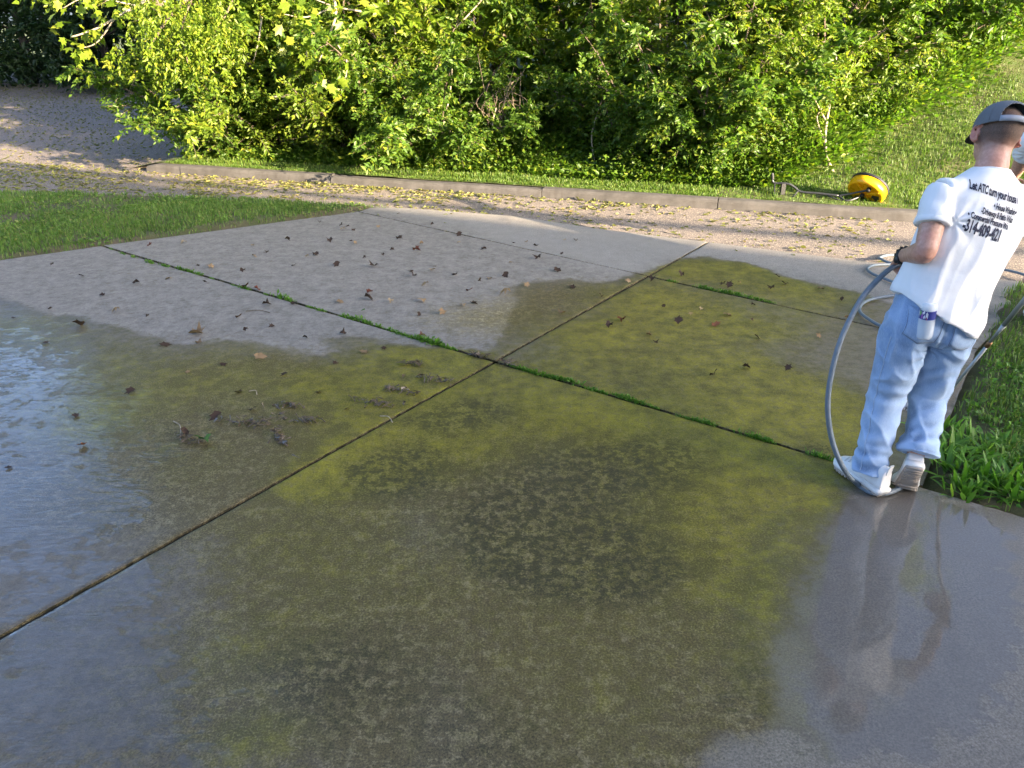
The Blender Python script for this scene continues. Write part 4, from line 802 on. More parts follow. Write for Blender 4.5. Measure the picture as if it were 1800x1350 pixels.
def person(J, label, cat_group, text=True, voxel=.0065, cap=True, watch=True):
    root = empty('person', J['base']); tag(root, label, 'person')
    V = lambda k: Vector(J[k])
    # --- body: head, neck, arms and hands in one skin
    mb = MB(); R = J['head_rot']; C = V('head'); head_parts(mb, C, R)
    nb = V('neck'); limb(mb, [(nb-Vector((0, 0, .10)), .075, .07), (nb, .062, .062), (nb+(C-nb)*.45, .057, .060), (C+R @ Vector((0, -.012, -.02)), .055, .06)])
    limb(mb, [(V('pelvis')+Vector((0, 0, -.05)), .13, .09), (V('pelvis')+Vector((0, 0, .08)), .13, .09), (V('chest'), .15, .095), (nb-Vector((0, 0, .10)), .14, .08), (nb-Vector((0, 0, .03)), .07, .06)])
    for s in ('l', 'r'):
        sh_, el, wr = V(s+'sh'), V(s+'el'), V(s+'wr'); m_ = sh_.lerp(el, .5)
        limb(mb, [(sh_, .046, .046), (sh_.lerp(el, .35), .046, .050), (sh_.lerp(el, .75), .045, .047), (el, .041, .043), (el.lerp(wr, .25), .044, .045), (el.lerp(wr, .6), .036, .036), (el.lerp(wr, .92), .027, .030), (wr, .026, .029)], ref=Vector((.9, .2, .3)))
        hd, hb, hside = J[s+'hand']; hand(mb, wr, hd, hb, .185, J.get('curl', 1.0), hside)
    for s in ('l', 'r'):
        limb(mb, [(V(s+'hip'), .085, .09), (V(s+'kn'), .055, .06), (V(s+'an'), .036, .042)])
    me = fuse(mb, .0052, 3, .4); Cc = coords(me); Rt = np.array(R.transposed()); L = (Cc-np.array(C)) @ Rt.T
    hairm = sstep(-.075, .0, L[:, 2]-np.maximum(0, L[:, 1]-.0)*1.5+.0)*sstep(.055, .02, L[:, 1])*(np.abs(L[:, 0]) < .0775)*(L[:, 2] > -.09)*(np.linalg.norm(L, axis=1) < .2)
    earm = (np.abs(L[:, 0]) > .077)*(np.abs(L[:, 2]) < .05)*(np.abs(L[:, 1]) < .06)*1.0; el = np.array(J['lel']); er = np.array(J['rel'])
    red = earm*.8+.55*np.exp(-((Cc-el)**2).sum(1)/.0016)+.55*np.exp(-((Cc-er)**2).sum(1)/.0016)+.35*np.exp(-((Cc-np.array(nb))**2).sum(1)/.006)
    for s in ('l', 'r'): red = red+.45*np.exp(-((Cc-np.array(J[s+'wr'])-np.array(J[s+'hand'][0])*.09)**2).sum(1)/.003)
    tone(me, np.stack([hairm, np.clip(red, 0, 1)], 1)); body = link('body', me, M_SKIN, root, True)
    for s in (-1, 1):
        for r_, d_, mt, nm in ((.0115, .0755, simple('eye_white', (.7, .68, .66), .2, var=.05, bump=0), 'eye'), (.0055, .0835, simple('iris', (.05, .035, .02), .2, var=.2, bump=0), 'iris')):
            m = MB(); m.ball(C+R @ Vector((s*.031, d_, .008)), r_, 10); m.build(nm, mt, body, True)
    # --- jeans
    mb = MB(); pv = V('pelvis'); up = (V('chest')-pv).normalized()
    lt = Vector((1, 0, 0)); lt = (lt-up*lt.dot(up)).normalized(); fw = up.cross(lt)
    mb.rings([ringv(pv+up*h+fw*o, lt, fw, rx, ry, 32, .9) for h, rx, ry, o in ((.12, .155, .105, 0), (.06, .166, .115, 0), (0, .176, .124, -.004), (-.05, .183, .130, -.008), (-.09, .178, .124, -.006), (-.12, .14, .10, 0))])
    for s, sg in (('l', -1), ('r', 1)):
        hp, kn, an, cf = V(s+'hip'), V(s+'kn'), V(s+'an'), V(s+'cuff'); fl = J.get(s+'flare', .088)
        limb(mb, [(hp+Vector((0, 0, .05)), .085, .10), (hp, .098, .115), (hp.lerp(kn, .35), .094, .104), (hp.lerp(kn, .75), .086, .090), (kn, .079, .081), (kn.lerp(cf, .3), .076, .077), (kn.lerp(cf, .7), .071, .072), (kn.lerp(cf, .92), fl*.96, fl*.96), (cf, fl, fl)])
        # seat cheeks
        mb.ball(hp+Vector((-sg*.012, -.052, .015)), (.078, .066, .085), 16)
    me = fuse(mb, voxel, 5); Cc = coords(me); N = normals(me)
    # folds: rings behind the knees and stacked at the cuffs, diagonals from the crotch
    disp = np.zeros(len(Cc))
    for s, sg in (('l', -1), ('r', 1)):
        kn, cf, hp = np.array(J[s+'kn']), np.array(J[s+'cuff']), np.array(J[s+'hip']); own = (np.sign(Cc[:, 0]-pv.x) == sg) | (Cc[:, 2] < .45)*(np.hypot(Cc[:, 0]-kn[0], Cc[:, 1]-kn[1]) < .14)
        ax = unit(cf-kn); t = (Cc-kn) @ ax; q = np.arctan2(Cc[:, 1]-kn[1], Cc[:, 0]-kn[0])
        ph = n3(Cc, (7, 7, 5), 3+sg)*3.0
        disp += own*np.exp(-(t/.10)**2)*.0042*np.sin(t*85+1.8*np.sin(q+sg)+ph*2)*(.5+.5*np.cos(q+1.6))
        lc = np.linalg.norm(cf-kn); disp += own*np.exp(-((t-lc+.05)/.085)**2)*.0052*np.sin(t*105+1.9*np.sin(q*1.0+2*sg)+ph*2.2)
        disp += own*np.exp(-((t-lc*.5)/.16)**2)*.0025*np.sin(t*40+2*q+ph*2.5)
    cr = np.array(pv)+np.array((0, -.05, -.14)); dcr = np.linalg.norm(Cc-cr, axis=1); qa = np.arctan2(Cc[:, 2]-cr[2], Cc[:, 0]-cr[0]); disp += np.exp(-(dcr/.16)**2)*.005*np.sin(qa*9+dcr*25)
    Q = np.stack([(Cc[:, 0]*.8+Cc[:, 2]*.5)*14, Cc[:, 1]*9, (Cc[:, 2]-Cc[:, 0]*.6)*4], 1); disp += .008*n3(Cc, (8, 8, 3.5), 8)+.0085*((1-np.abs(n3(Q, (1, 1, 1), 5)))**7-.3)
    # fly seam groove at the seat, side seams
    sx = np.abs((Cc-np.array(pv)) @ np.array(lt)); disp -= .006*np.exp(-(sx/.006)**2)*(Cc[:, 1] < pv.y-.04)*(Cc[:, 2] > pv.z-.14)
    setco(me, Cc+N*disp[:, None]); N = normals(me)
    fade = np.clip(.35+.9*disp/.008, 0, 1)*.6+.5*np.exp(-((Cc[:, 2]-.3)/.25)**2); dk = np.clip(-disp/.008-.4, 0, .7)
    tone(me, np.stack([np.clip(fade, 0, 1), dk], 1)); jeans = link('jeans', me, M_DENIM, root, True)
    bv = BVHTree.FromPolygons([tuple(v.co) for v in me.vertices], [tuple(p.vertices) for p in me.polygons])
    def on(bv_, x, z, dirv=Vector((0, 1, 0)), off=.002, y0=-1.0):
        h = bv_.ray_cast(Vector((x, pv.y+y0, z)), dirv); return None if h[0] is None else h[0]+h[1]*off
    # pockets, belt loops, seams
    for sg in (-1, 1):
        c0 = pv+lt*sg*.088-up*.035; w, h = .064, .070; n = 9
        grid = MB(); idx = {}
        for iy in range(n):
            for ix in range(n):
                u_ = -1+2*ix/(n-1); v_ = 1-2*iy/(n-1); ww = w*(1-.06*(1-v_)/2); bot = -h*(1-.35*abs(u_)); z_ = h+(bot-h)*(1-v_)/2; q = on(bv, (c0+lt*u_*ww+up*z_).x, (c0+lt*u_*ww+up*z_).z, off=.004)
                if q is None: q = c0+lt*u_*ww+up*z_-fw*.13
                idx[ix, iy] = len(grid.V); grid.V.append(tuple(q))
        for iy in range(n-1):
            for ix in range(n-1): grid.F.append((idx[ix, iy], idx[ix, iy+1], idx[ix+1, iy+1], idx[ix+1, iy]))
        pm = grid.mesh('pocket'); tone(pm, np.tile([.35, .12], (len(pm.vertices), 1))); pk = link('pocket', pm, M_DENIM, jeans, True); md = pk.modifiers.new('s', 'SOLIDIFY'); md.thickness = .003; md.offset = 1
        ed = [idx[0, i] for i in range(n)]+[idx[i, n-1] for i in range(1, n)]+[idx[n-1, i] for i in range(n-2, -1, -1)]
        MB().tube([Vector(grid.V[i])*.97+Vector(grid.V[idx[4, 4]])*.03-fw*.004 for i in ed], .0013, 4, False).build('stitching', simple('stitch_thread', (.10, .14, .22), .8), jeans)
    for s, sg in (('l', -1), ('r', 1)):       # outseams down the side of each leg
        hp, kn, cf = V(s+'hip'), V(s+'kn'), V(s+'cuff'); ln = []
        for t_ in np.linspace(0.02, 1.93, 40):
            c_ = hp.lerp(kn, t_) if t_ < 1 else kn.lerp(cf, t_-1); dv = Vector((sg*.86, -.5, 0)).normalized(); h_ = bv.ray_cast(c_+dv*.3, -dv, .32)
            if h_[0] is not None: ln.append(h_[0]+h_[1]*.0008)
        if len(ln) > 6: MB().tube(ln, .0022, 5, False).build('outseam', simple('pale_denim_seam', (.42, .52, .66), .85, var=.3, scale=200), jeans, True)
    # --- t-shirt
    mb = MB(); T = J['torso']
    ups = [Vector(a[0]) for a in T]; RR_ = []
    for i, (c, rx, ry, tilt, yawt) in enumerate(T):
        d = (ups[min(i+1, len(T)-1)]-ups[max(i-1, 0)]).normalized(); d = (d+Vector((tilt, 0, 0))).normalized(); ax = Matrix.Rotation(yawt, 3, 'Z') @ Vector((1, 0, 0)); ax = (ax-d*ax.dot(d)).normalized(); ay = d.cross(ax); RR_.append(ringv(c, ax, ay, rx, ry, 36, .88))
    mb.rings(RR_)
    for s, sg in (('l', -1), ('r', 1)):
        sh_, el = V(s+'sh'), V(s+'el'); inner = sh_+(V('neck')-sh_)*.55+Vector((0, 0, -.045)); e = sh_.lerp(el, J.get('sleeve', .60))
        limb(mb, [(inner, .056, .070), (sh_.lerp(inner, .45)+Vector((0, 0, -.004)), .056, .070), (sh_+Vector((0, 0, -.008)), .055, .068), (sh_.lerp(e, .5), .058, .069), (sh_.lerp(e, .85), .062, .073), (e, .064, .076)], ref=Vector((.9, .2, .3)))
    me = fuse(mb, voxel*.85, 4); Cc = coords(me); N = normals(me); ch = np.array(J['chest'])
    a1 = np.array((.78, .05, .62)); s1 = (Cc-ch) @ a1
    def ridged(al, f_al, f_ac, seed, pw=5):
        al = unit(np.array(al, float)); ac = unit(np.cross(al, (0, 1, 0))); Q = np.stack([(Cc-ch) @ ac*f_ac, (Cc[:, 1]-ch[1])*5, (Cc-ch) @ al*f_al], 1); return (1-np.abs(n3(Q, (1, 1, 1), seed)))**pw
    low = sstep(.12, -.16, Cc[:, 2]-ch[2])
    disp = .0095*(ridged((.55, 0, .83), 2.2, 8, 2.3, 6)-.4)*(.35+.65*low)+.006*(ridged((.2, 0, 1), 1.8, 9, 6.1, 4)-.5)*low+.0028*(ridged((.35, 0, 1), 2.0, 15, 9.4, 4)-.5)
    disp += .007*n3(Cc, (7, 6, 3.0), 14)
    zz = Cc[:, 2]-J['torso'][0][0][2]; disp += .005*np.sin(np.arctan2(Cc[:, 1]-pv.y, Cc[:, 0]-pv.x)*7+n3(Cc, (6, 6, 6), 4)*2)*np.exp(-(zz/.13)**2)
    for s, sg in (('l', -1), ('r', 1)):
        sp = np.array(J[s+'sh'])+np.array((-sg*.03, -.02, -.10)); dd = np.linalg.norm(Cc-sp, axis=1); qa = np.arctan2(Cc[:, 2]-sp[2], Cc[:, 0]-sp[0]); disp += .006*np.exp(-(dd/.13)**2)*np.sin(qa*8+sg)
    setco(me, Cc+N*disp[:, None]); shirt = link('t_shirt', me, M_COTTON, root, True)
    bs = BVHTree.FromPolygons([tuple(v.co) for v in me.vertices], [tuple(p.vertices) for p in me.polygons])
    # sleeve hems, collar rib
    for s in ('l', 'r'):
        sh_, el = V(s+'sh'), V(s+'el'); e = sh_.lerp(el, J.get('sleeve', .60)-.02); d = (el-sh_).normalized(); ref = Vector((.9, .2, .3)); ax = (ref-d*ref.dot(d)).normalized(); ay = d.cross(ax)
        mb2 = MB(); mb2.rings([ringv(e+d*h, ax, ay, .0625+o, .0745+o, 28) for h, o in ((-.020, -.002), (-.012, .0015), (.004, .0015), (.007, -.003))], False); mb2.build('sleeve_hem', M_COTTON, shirt, True)
    d = (C-nb).normalized(); ax = Vector((1, 0, 0)); ax = (ax-d*ax.dot(d)).normalized(); ay = d.cross(ax)
    cb = nb+Vector(J.get('collar', (0, 0, 0))); ring = ringv(cb, ax, ay, .0615, .0605, 28); MB().tube(ring+[ring[0]], .0058, 8, False).build('collar', M_COTTON, shirt, True)
    # printed lines on the back
    if text:
        O, bx, bz = J['text']; bx = Vector(bx).normalized(); bz = Vector(bz).normalized()
        for body_t, x0, z0, size, sx in J['lines']:
            cu = bpy.data.curves.new('print', 'FONT'); cu.body = body_t; cu.size = size; cu.offset = size*.035; cu.resolution_u = 2; cu.space_character = .93
            to = bpy.data.objects.new('tmp', cu); COL.objects.link(to); dg = bpy.context.evaluated_depsgraph_get(); dg.update(); tm = bpy.data.meshes.new_from_object(to.evaluated_get(dg)); bpy.data.objects.remove(to); bpy.data.curves.remove(cu)
            bm = bmesh.new(); bm.from_mesh(tm); bmesh.ops.triangulate(bm, faces=bm.faces); bmesh.ops.subdivide_edges(bm, edges=[e for e in bm.edges if e.calc_length() > size*.25], cuts=1); bm.to_mesh(tm); bm.free()
            ok = True
            for v in tm.vertices:
                w = Vector(O)+bx*(x0+v.co.x*sx)+bz*(z0+v.co.y); h = bs.ray_cast(Vector((w.x, w.y-.6, w.z)), Vector((0, 1, 0)))
                v.co = (h[0]+Vector((0, -.0028, 0))) if h[0] is not None and h[3] < .9 else w
            tm.update(); link('print_line', tm, M_INK, shirt)
    # --- cap
    if cap:
        f = lambda v: C+R @ Vector(v); nu, nv = 120, 48; m = MB(); idx = {}
        for j in range(nv+1):
            ph = math.pi/2*j/nv
            for i in range(nu):
                th = 2*math.pi*i/nu; rr = math.cos(ph)**.72; bulge = 1+.03*math.cos(6*th)*math.cos(ph)*0
                idx[i, j] = len(m.V); m.V.append(tuple(f((.0895*rr*math.cos(th)*bulge, -.006+.109*rr*math.sin(th)*bulge, .030+.098*math.sin(ph)**.92-.012*math.sin(th)*math.cos(ph)))))
        for j in range(nv):
            for i in range(nu):
                th = 2*math.pi*(i+.5)/nu; ph = math.pi/2*(j+.5)/nv; back = ((th-1.5*math.pi+math.pi) % (2*math.pi))-math.pi
                if abs(back) < .62 and .20 < ph < .20+.62*math.sqrt(max(0, 1-(back/.62)**2)): continue
                m.F.append((idx[i, j], idx[(i+1) % nu, j], idx[(i+1) % nu, j+1], idx[i, j+1]))
        cp = m.build('cap', M_CAP, root, True); md = cp.modifiers.new('s', 'SOLIDIFY'); md.thickness = .003; md.offset = 1
        def dome(th, ph, o=.003):
            rr = math.cos(ph)**.72+o/.09; return f((.0895*rr*math.cos(th), -.006+.109*rr*math.sin(th), .030+.098*max(0, math.sin(ph))**.92-.012*math.sin(th)*math.cos(ph)+min(0, ph)*.08))
        m = MB(); RS = []
        for k in range(13):
            th = 1.5*math.pi-.66+1.32*k/12; RS.append([dome(th, -.02, .004), dome(th, .18, .004), dome(th, .18, .008), dome(th, -.02, .008)])
        m.rings(RS); m.build('strap', M_STRAP, cp, True)
        for k in range(6):
            th = math.pi/6+k*math.pi/3
            if abs(th-1.5*math.pi) < .2: ps = [dome(th, p_, .004) for p_ in np.linspace(.9, 1.5, 6)]
            else: ps = [dome(th, p_, .004) for p_ in np.linspace(.03, 1.5, 12)]
            MB().tube(ps, .0012, 4).build('seam', M_CAP, cp)
        MB().ball(f((0, -.006, .131)), (.009, .009, .005), 10, R).build('button', M_STRAP, cp, True)
        m = MB(); top = []; n = 15
        for lay in (0, 1):
            for jj in range(7):
                for i in range(n):
                    u_ = -1+2*i/(n-1); th = math.pi/2+u_*1.08; e = jj/6; ext = .078*math.sqrt(max(0, 1-(u_*.98)**2))*e; x_ = .0895*math.cos(th)*(1+.02*e)*-1; y_ = -.006+.106*math.sin(th)+ext; z_ = .022-.30*ext-1.9*x_*x_*e-.004*lay
                    top.append(f((x_, y_, z_)))
        m.V = [tuple(v) for v in top]; q = 7*n
        for jj in range(6):
            for i in range(n-1):
                k = jj*n+i; m.F += [(k, k+n, k+n+1, k+1), (q+k, q+k+1, q+k+n+1, q+k+n)]
        for i in range(n-1): k = 6*n+i; m.F += [(k, q+k, q+k+1, k+1)]
        m.build('bill', M_CAPD, cp, True)
    # --- watch on the left wrist
    if watch:
        el, wr = V('lel'), V('lwr'); d = (wr-el).normalized(); c = el.lerp(wr, .88); ref = Vector((.9, .2, .3)); ax = (ref-d*ref.dot(d)).normalized(); ay = d.cross(ax)
        m = MB(); m.rings([ringv(c+d*h, ax, ay, .031+o, .0335+o, 28) for h, o in ((-.013, 0), (-.012, .005), (.012, .005), (.013, 0))], False); wb = m.build('watch', M_BAND, root, True)
        for k in range(12):
            a = 2*math.pi*k/12; p = c+ax*math.cos(a)*.0365+ay*math.sin(a)*.039; m = MB(); m.box(p, (.009, .009, .009), Matrix.Rotation(a, 3, 'Z')); m.build('link', M_BAND, wb)
        m = MB(); p = c-ax*.036; m.ball(p, (.010, .018, .018), 14); m.build('dial', M_BAND, wb, True); m = MB(); m.ball(c-ax*.037-d*.012+ay*.006, .0035, 8); m.build('stud', simple('steel_stud', (.6, .6, .6), .3, 1.0), wb, True)
    sl = shoe(root, *J['lshoe']); sr = shoe(root, *J['rshoe'], flip=-1); sl.name = 'shoe'; sr.name = 'shoe'
    return root, bs, bv

E3 = lambda x, y, z: (Matrix.Rotation(z, 3, 'Z') @ Matrix.Rotation(y, 3, 'Y') @ Matrix.Rotation(x, 3, 'X'))
MAN = dict(base=(1.80, 3.05, 0), head=(1.948, 3.165, 1.582), head_rot=E3(-.28, .12, -.10), neck=(1.918, 3.105, 1.465), chest=(1.880, 3.085, 1.25), pelvis=(1.808, 3.06, .865), curl=1.05,
    lsh=(1.728, 3.085, 1.385), lel=(1.662, 2.975, 1.165), lwr=(1.695, 3.205, 1.078), lhand=((.28, .80, -.42), (-.62, .15, .70), 1),
    rsh=(2.105, 3.11, 1.345), rel=(2.245, 3.05, 1.12), rwr=(2.395, 3.25, .985), rhand=((.25, .85, -.40), (.70, .1, .65), -1),
    lhip=(1.708, 3.06, .79), lkn=(1.712, 3.10, .46), lan=(1.680, 3.03, .10), lcuff=(1.676, 3.03, .092), lflare=.078,
    rhip=(1.900, 3.065, .78), rkn=(1.922, 3.12, .46), ran=(1.850, 2.985, .21), rcuff=(1.853, 2.985, .218), rflare=.092,
    torso=[((1.806, 3.055, .868), .205, .166, .36, 0), ((1.812, 3.057, .905), .202, .160, .26, 0), ((1.826, 3.062, .97), .192, .142, .12, 0), ((1.850, 3.072, 1.06), .190, .132, .04, 0), ((1.874, 3.082, 1.18), .198, .130, 0, 0), ((1.896, 3.09, 1.28), .202, .122, 0, 0), ((1.910, 3.092, 1.35), .190, .106, 0, 0), ((1.915, 3.098, 1.41), .145, .085, 0, 0), ((1.918, 3.10, 1.450), .088, .072, 0, 0), ((1.919, 3.102, 1.470), .063, .061, 0, 0)],
    collar=(.0, -.002, -.014), lshoe=((1.722, 2.945, .012), .36, 0.0, ''), rshoe=((1.775, 2.83, .012), -.45, 1.0, ''), sleeve=.56,
    text=((1.803, 2.95, 1.408), (1, 0, -.30), (.17, 0, 1)),
    lines=[('Let ATC turn your house i', .0, .0, .043, .46), ('• House Washing', .098, -.042, .032, .50), ('-Driveway & Patio Was', .055, -.072, .032, .50), ('• Commercial Pressure Wa', .012, -.100, .032, .52), ('-314-409-421', .004, -.152, .064, .50)])
man, man_shirt, man_jeans = person(MAN, 'man in white t-shirt, light blue jeans and grey cap walking away along the wet driveway', None)
# second worker further along the lawn edge, mostly outside the frame
P2 = dict(base=(3.95, 5.05, 0), head=(3.74, 5.60, 1.42), head_rot=E3(-.75, 0, -.3), neck=(3.73, 5.46, 1.36), chest=(3.80, 5.34, 1.16), pelvis=(3.93, 5.12, .86), curl=.9,
    lsh=(3.53, 5.42, 1.27), lel=(3.66, 5.66, 1.04), lwr=(3.78, 5.86, .92), lhand=((.5, .6, -.5), (-.5, .2, .8), 1),
    rsh=(3.92, 5.46, 1.27), rel=(4.05, 5.62, 1.03), rwr=(3.96, 5.84, .90), rhand=((-.3, .7, -.5), (.5, .2, .8), -1),
    lhip=(3.83, 5.12, .79), lkn=(3.84, 5.20, .46), lan=(3.84, 5.12, .10), lcuff=(3.84, 5.12, .075), lflare=.084,
    rhip=(4.03, 5.12, .79), rkn=(4.06, 5.18, .46), ran=(4.06, 5.08, .10), rcuff=(4.06, 5.08, .075), rflare=.084,
    torso=[((3.93, 5.10, .84), .205, .166, .0, 0), ((3.92, 5.13, .90), .202, .160, .0, 0), ((3.89, 5.18, .97), .192, .142, .0, 0), ((3.85, 5.26, 1.06), .190, .132, .0, 0), ((3.80, 5.34, 1.16), .198, .130, 0, 0), ((3.77, 5.39, 1.23), .202, .122, 0, 0), ((3.75, 5.42, 1.29), .190, .106, 0, 0), ((3.74, 5.44, 1.33), .145, .085, 0, 0), ((3.735, 5.455, 1.355), .088, .072, 0, 0), ((3.73, 5.46, 1.37), .063, .061, 0, 0)],
    collar=(0, 0, 0), lshoe=((3.84, 5.03, .03), .10, 0.0, ''), rshoe=((4.06, 4.99, .03), -.1, 0.0, ''), sleeve=.56, text=((3.62, 5.0, 1.27), (1, 0, 0), (0, 0, 1)), lines=[('Let ATC turn your house i', 0, 0, .040, .44), ('• House Washing', .04, -.04, .032, .48)])
for k_ in ('base', 'head', 'neck', 'chest', 'pelvis', 'lsh', 'lel', 'lwr', 'rsh', 'rel', 'rwr', 'lhip', 'lkn', 'lan', 'lcuff', 'rhip', 'rkn', 'ran', 'rcuff'): P2[k_] = (P2[k_][0]+.03, P2[k_][1], P2[k_][2])
P2['torso'] = [((c_[0]+.03, c_[1], c_[2]), *q_) for c_, *q_ in P2['torso']]; P2['text'] = ((3.65, 5.0, 1.27), *P2['text'][1:])
for k_ in ('lshoe', 'rshoe'): P2[k_] = ((P2[k_][0][0]+.03, *P2[k_][0][1:]), *P2[k_][1:])
person(P2, 'second worker in white t-shirt bending forward at the frame edge behind the first man', None, voxel=.009, watch=False)

# ------------------------------------------------------------------ hose, wand, bottle, surface cleaner
M_HOSE = simple('blue_grey_hose', (.13, .165, .20), .5, var=.3, scale=40, bump=.25, dist=.001)
hp = [sy(1590, 462, 3.30), sy(1577, 466, 3.26), sy(1560, 476, 3.20), sy(1535, 500, 3.14), sy(1510, 532, 3.08), sy(1480, 592, 3.02), sy(1462, 655, 2.98), sy(1455, 715, 2.955), sy(1463, 775, 2.94), sy(1484, 825, 2.93), (*gp(1508, 853, .014), .018), (*gp(1535, 867, .014), .015), (*gp(1562, 866, .014), .015), (*gp(1592, 850, .014), .014), (*gp(1608, 815, .014), .014), (*gp(1618, 765, .014), .014), (*gp(1640, 700, .014), .014), (2.6, 4.35, .03), (2.75, 4.9, .03)]
r1 = [(*gp(px, py, .014), .015) for px, py in ((1690, 600), (1620, 592), (1560, 577), (1530, 563), (1511, 546), (1522, 530), (1560, 521), (1610, 519), (1680, 530), (1730, 540), (1720, 552), (1660, 530), (1600, 508), (1560, 492), (1533, 481), (1525, 472), (1540, 466), (1580, 465), (1640, 467), (1690, 470), (1680, 478), (1620, 470), (1565, 462), (1548, 455), (1546, 449), (1560, 444), (1600, 443), (1660, 450), (1720, 462), (1790, 480), (1900, 520))]
r1 = [(a, b, c-.029 if inv_st(a, b)[1] > 7.6 else c) for a, b, c in r1]
tag(MB().tube(spline(hp+r1, 9), .0118, 10).build('hose', M_HOSE, None, True), 'blue-grey water hose looping from the man\'s hand to the ground', 'hose')
# pressure wand in the right hand
M_STEEL = simple('dull_steel_tube', (.33, .35, .37), .4, .6, var=.15, scale=60); M_BRASS = simple('brown_brass', (.22, .12, .06), .45, .7, var=.2)
wa = empty('pressure_wand', (2.40, 3.34, .93)); tag(wa, 'long grey pressure-washer wand held low in the man\'s right hand', 'wand')
A, B = Vector((2.435, 3.345, .935)), Vector((2.33, 3.76, .09)); B = Vector(sy(1640, 725, 3.82))
d = B-A; MB().tube([A, A+d*.30], .0125, 10).build('lance', M_STEEL, wa, True)
MB().tube([A+d*.30, A+d*.36, A+d*.42], [.0125, .0085, .0085], 10).build('lance', M_STEEL, wa, True)
MB().tube([A+d*.42, A+d*.455], .0125, 8).build('coupling', M_BRASS, wa, True); MB().tube([A+d*.455, A+d*.97], .0088, 10).build('lance', M_STEEL, wa, True); MB().tube([A+d*.97, B], [.012, .009], 10).build('nozzle', M_BRASS, wa, True)
m = MB(); m.tube(spline([A-d*.02, A-d*.08+Vector((0, -.01, .01)), A-d*.14+Vector((0, -.05, -.01)), A-d*.16+Vector((0, -.10, -.07))], 4), [.014]*5+[.019]*8, 10); m.build('gun', simple('black_plastic', (.02, .02, .02), .4), wa, True)
MB().tube(spline([A-d*.06+Vector((0, -.02, -.02)), A-d*.09+Vector((0, -.03, -.05)), A-d*.13+Vector((0, -.06, -.08))], 4), .006, 6).build('trigger', M_BRASS, wa, True)
# spray fan from the nozzle: a burst of droplets, too many to count
rs = rg(44); nd = 2600; t_ = rs.random(nd)**.7; fan = rs.normal(0, .05, (nd, 3)); tgt = np.array([B.x-.10, B.y+.06, .0])+fan*np.array([1, .6, .25]); pp = np.array(B)+(tgt-np.array(B))*t_[:, None]; pp[:, 2] = np.abs(pp[:, 2]+rs.normal(0, .015, nd)*t_)
Vd = []; Fd = []
for p_ in pp:
    b_ = len(Vd); sz = .0012+.002*rs.random(); Vd += [p_+np.array(q_)*sz for q_ in ((1, 1, 1), (-1, -1, 1), (-1, 1, -1), (1, -1, -1))]; Fd += [(b_, b_+1, b_+2), (b_, b_+3, b_+1), (b_, b_+2, b_+3), (b_+1, b_+3, b_+2)]
tag(link('water_spray', mesh_np('water_spray', np.array(Vd), np.array(Fd)), simple('white_water', (.9, .92, .95), .1, var=.02, bump=0)), 'fine white water spray from the wand hitting the concrete', 'spray', kind='stuff')
# red trigger grip in the left hand
c = Vector(sy(1603, 464, 3.33)); gr = empty('hose_valve', c); tag(gr, 'small red valve on the hose end in the man\'s left hand', 'valve')
m = MB(); m.lathe([(.004, -.03), (.013, -.03), (.016, -.02), (.016, .015), (.012, .022), (.012, .034), (.004, .034)], c, 14, Matrix.Rotation(1.2, 3, 'Y') @ Matrix.Rotation(.3, 3, 'X')); m.build('valve_body', simple('red_plastic', (.36, .02, .02), .35), gr, True)
MB().tube([c+Vector((0, 0, .012)), c+Vector((.01, -.01, .035)), c+Vector((.035, -.015, .040))], .006, 8).build('lever', simple('red_plastic', (.36, .02, .02), .35), gr, True)
# bottle in the back pocket
bp = Vector(sy(1632, 546, 2.935)); ax = Vector((-.10, -.05, 1)).normalized(); RB = ax.to_track_quat('Z', 'Y').to_matrix(); bo = empty('drink_bottle', bp); tag(bo, 'clear plastic drink bottle with blue label stuck in the jeans back pocket', 'bottle')
t = NT('clear_bottle'); t.p(Base_Color=(.78, .86, .93), Roughness=.1, Alpha=.55); 
m = MB(); m.lathe([(.003, -.12), (.030, -.12), (.032, -.11), (.032, -.02), (.0305, -.015), (.032, -.008), (.032, .012), (.031, .022), (.029, .034), (.020, .040), (.012, .036), (.003, .035)], bp, 28, RB); m.build('bottle_body', t.m, bo, True)
m = MB(); m.rings([[bp+RB @ Vector((.0328*math.cos(a), .0328*math.sin(a), z)) for a in np.linspace(0, 2*math.pi, 29)[:-1]] for z in (-.030, .008)], False); lb = m.build('label', simple('blue_bottle_label', (.03, .04, .22), .35, var=.3, scale=70, bump=0), bo, True)
rb = rg(3)
for k, (a0, a1, z0, z1, colr) in enumerate(((-2.25, -2.08, -.022, .004, (.75, .75, .78)), (-2.0, -1.75, -.012, .004, (.25, .55, .12)), (-1.72, -1.5, -.026, -.006, (.30, .10, .42)), (-1.6, -1.3, -.006, .006, (.75, .75, .78)), (-1.42, -1.2, -.024, -.012, (.72, .70, .78)), (-1.15, -.9, -.020, .002, (.70, .70, .75)), (-1.1, -.95, -.027, -.022, (.55, .08, .12)))):
    V = []; 
    for i in range(6):
        a = a0+(a1-a0)*i/5
        for z in (z0, z1): V.append(bp+RB @ Vector((.0332*math.cos(a), .0332*math.sin(a), z+.004*math.sin(i*1.3+k))))
    MB().add(V, [(2*i, 2*i+2, 2*i+3, 2*i+1) for i in range(5)]).build('label_mark', simple(f'label_ink_{k}', colr, .4, var=.1, bump=0), lb)
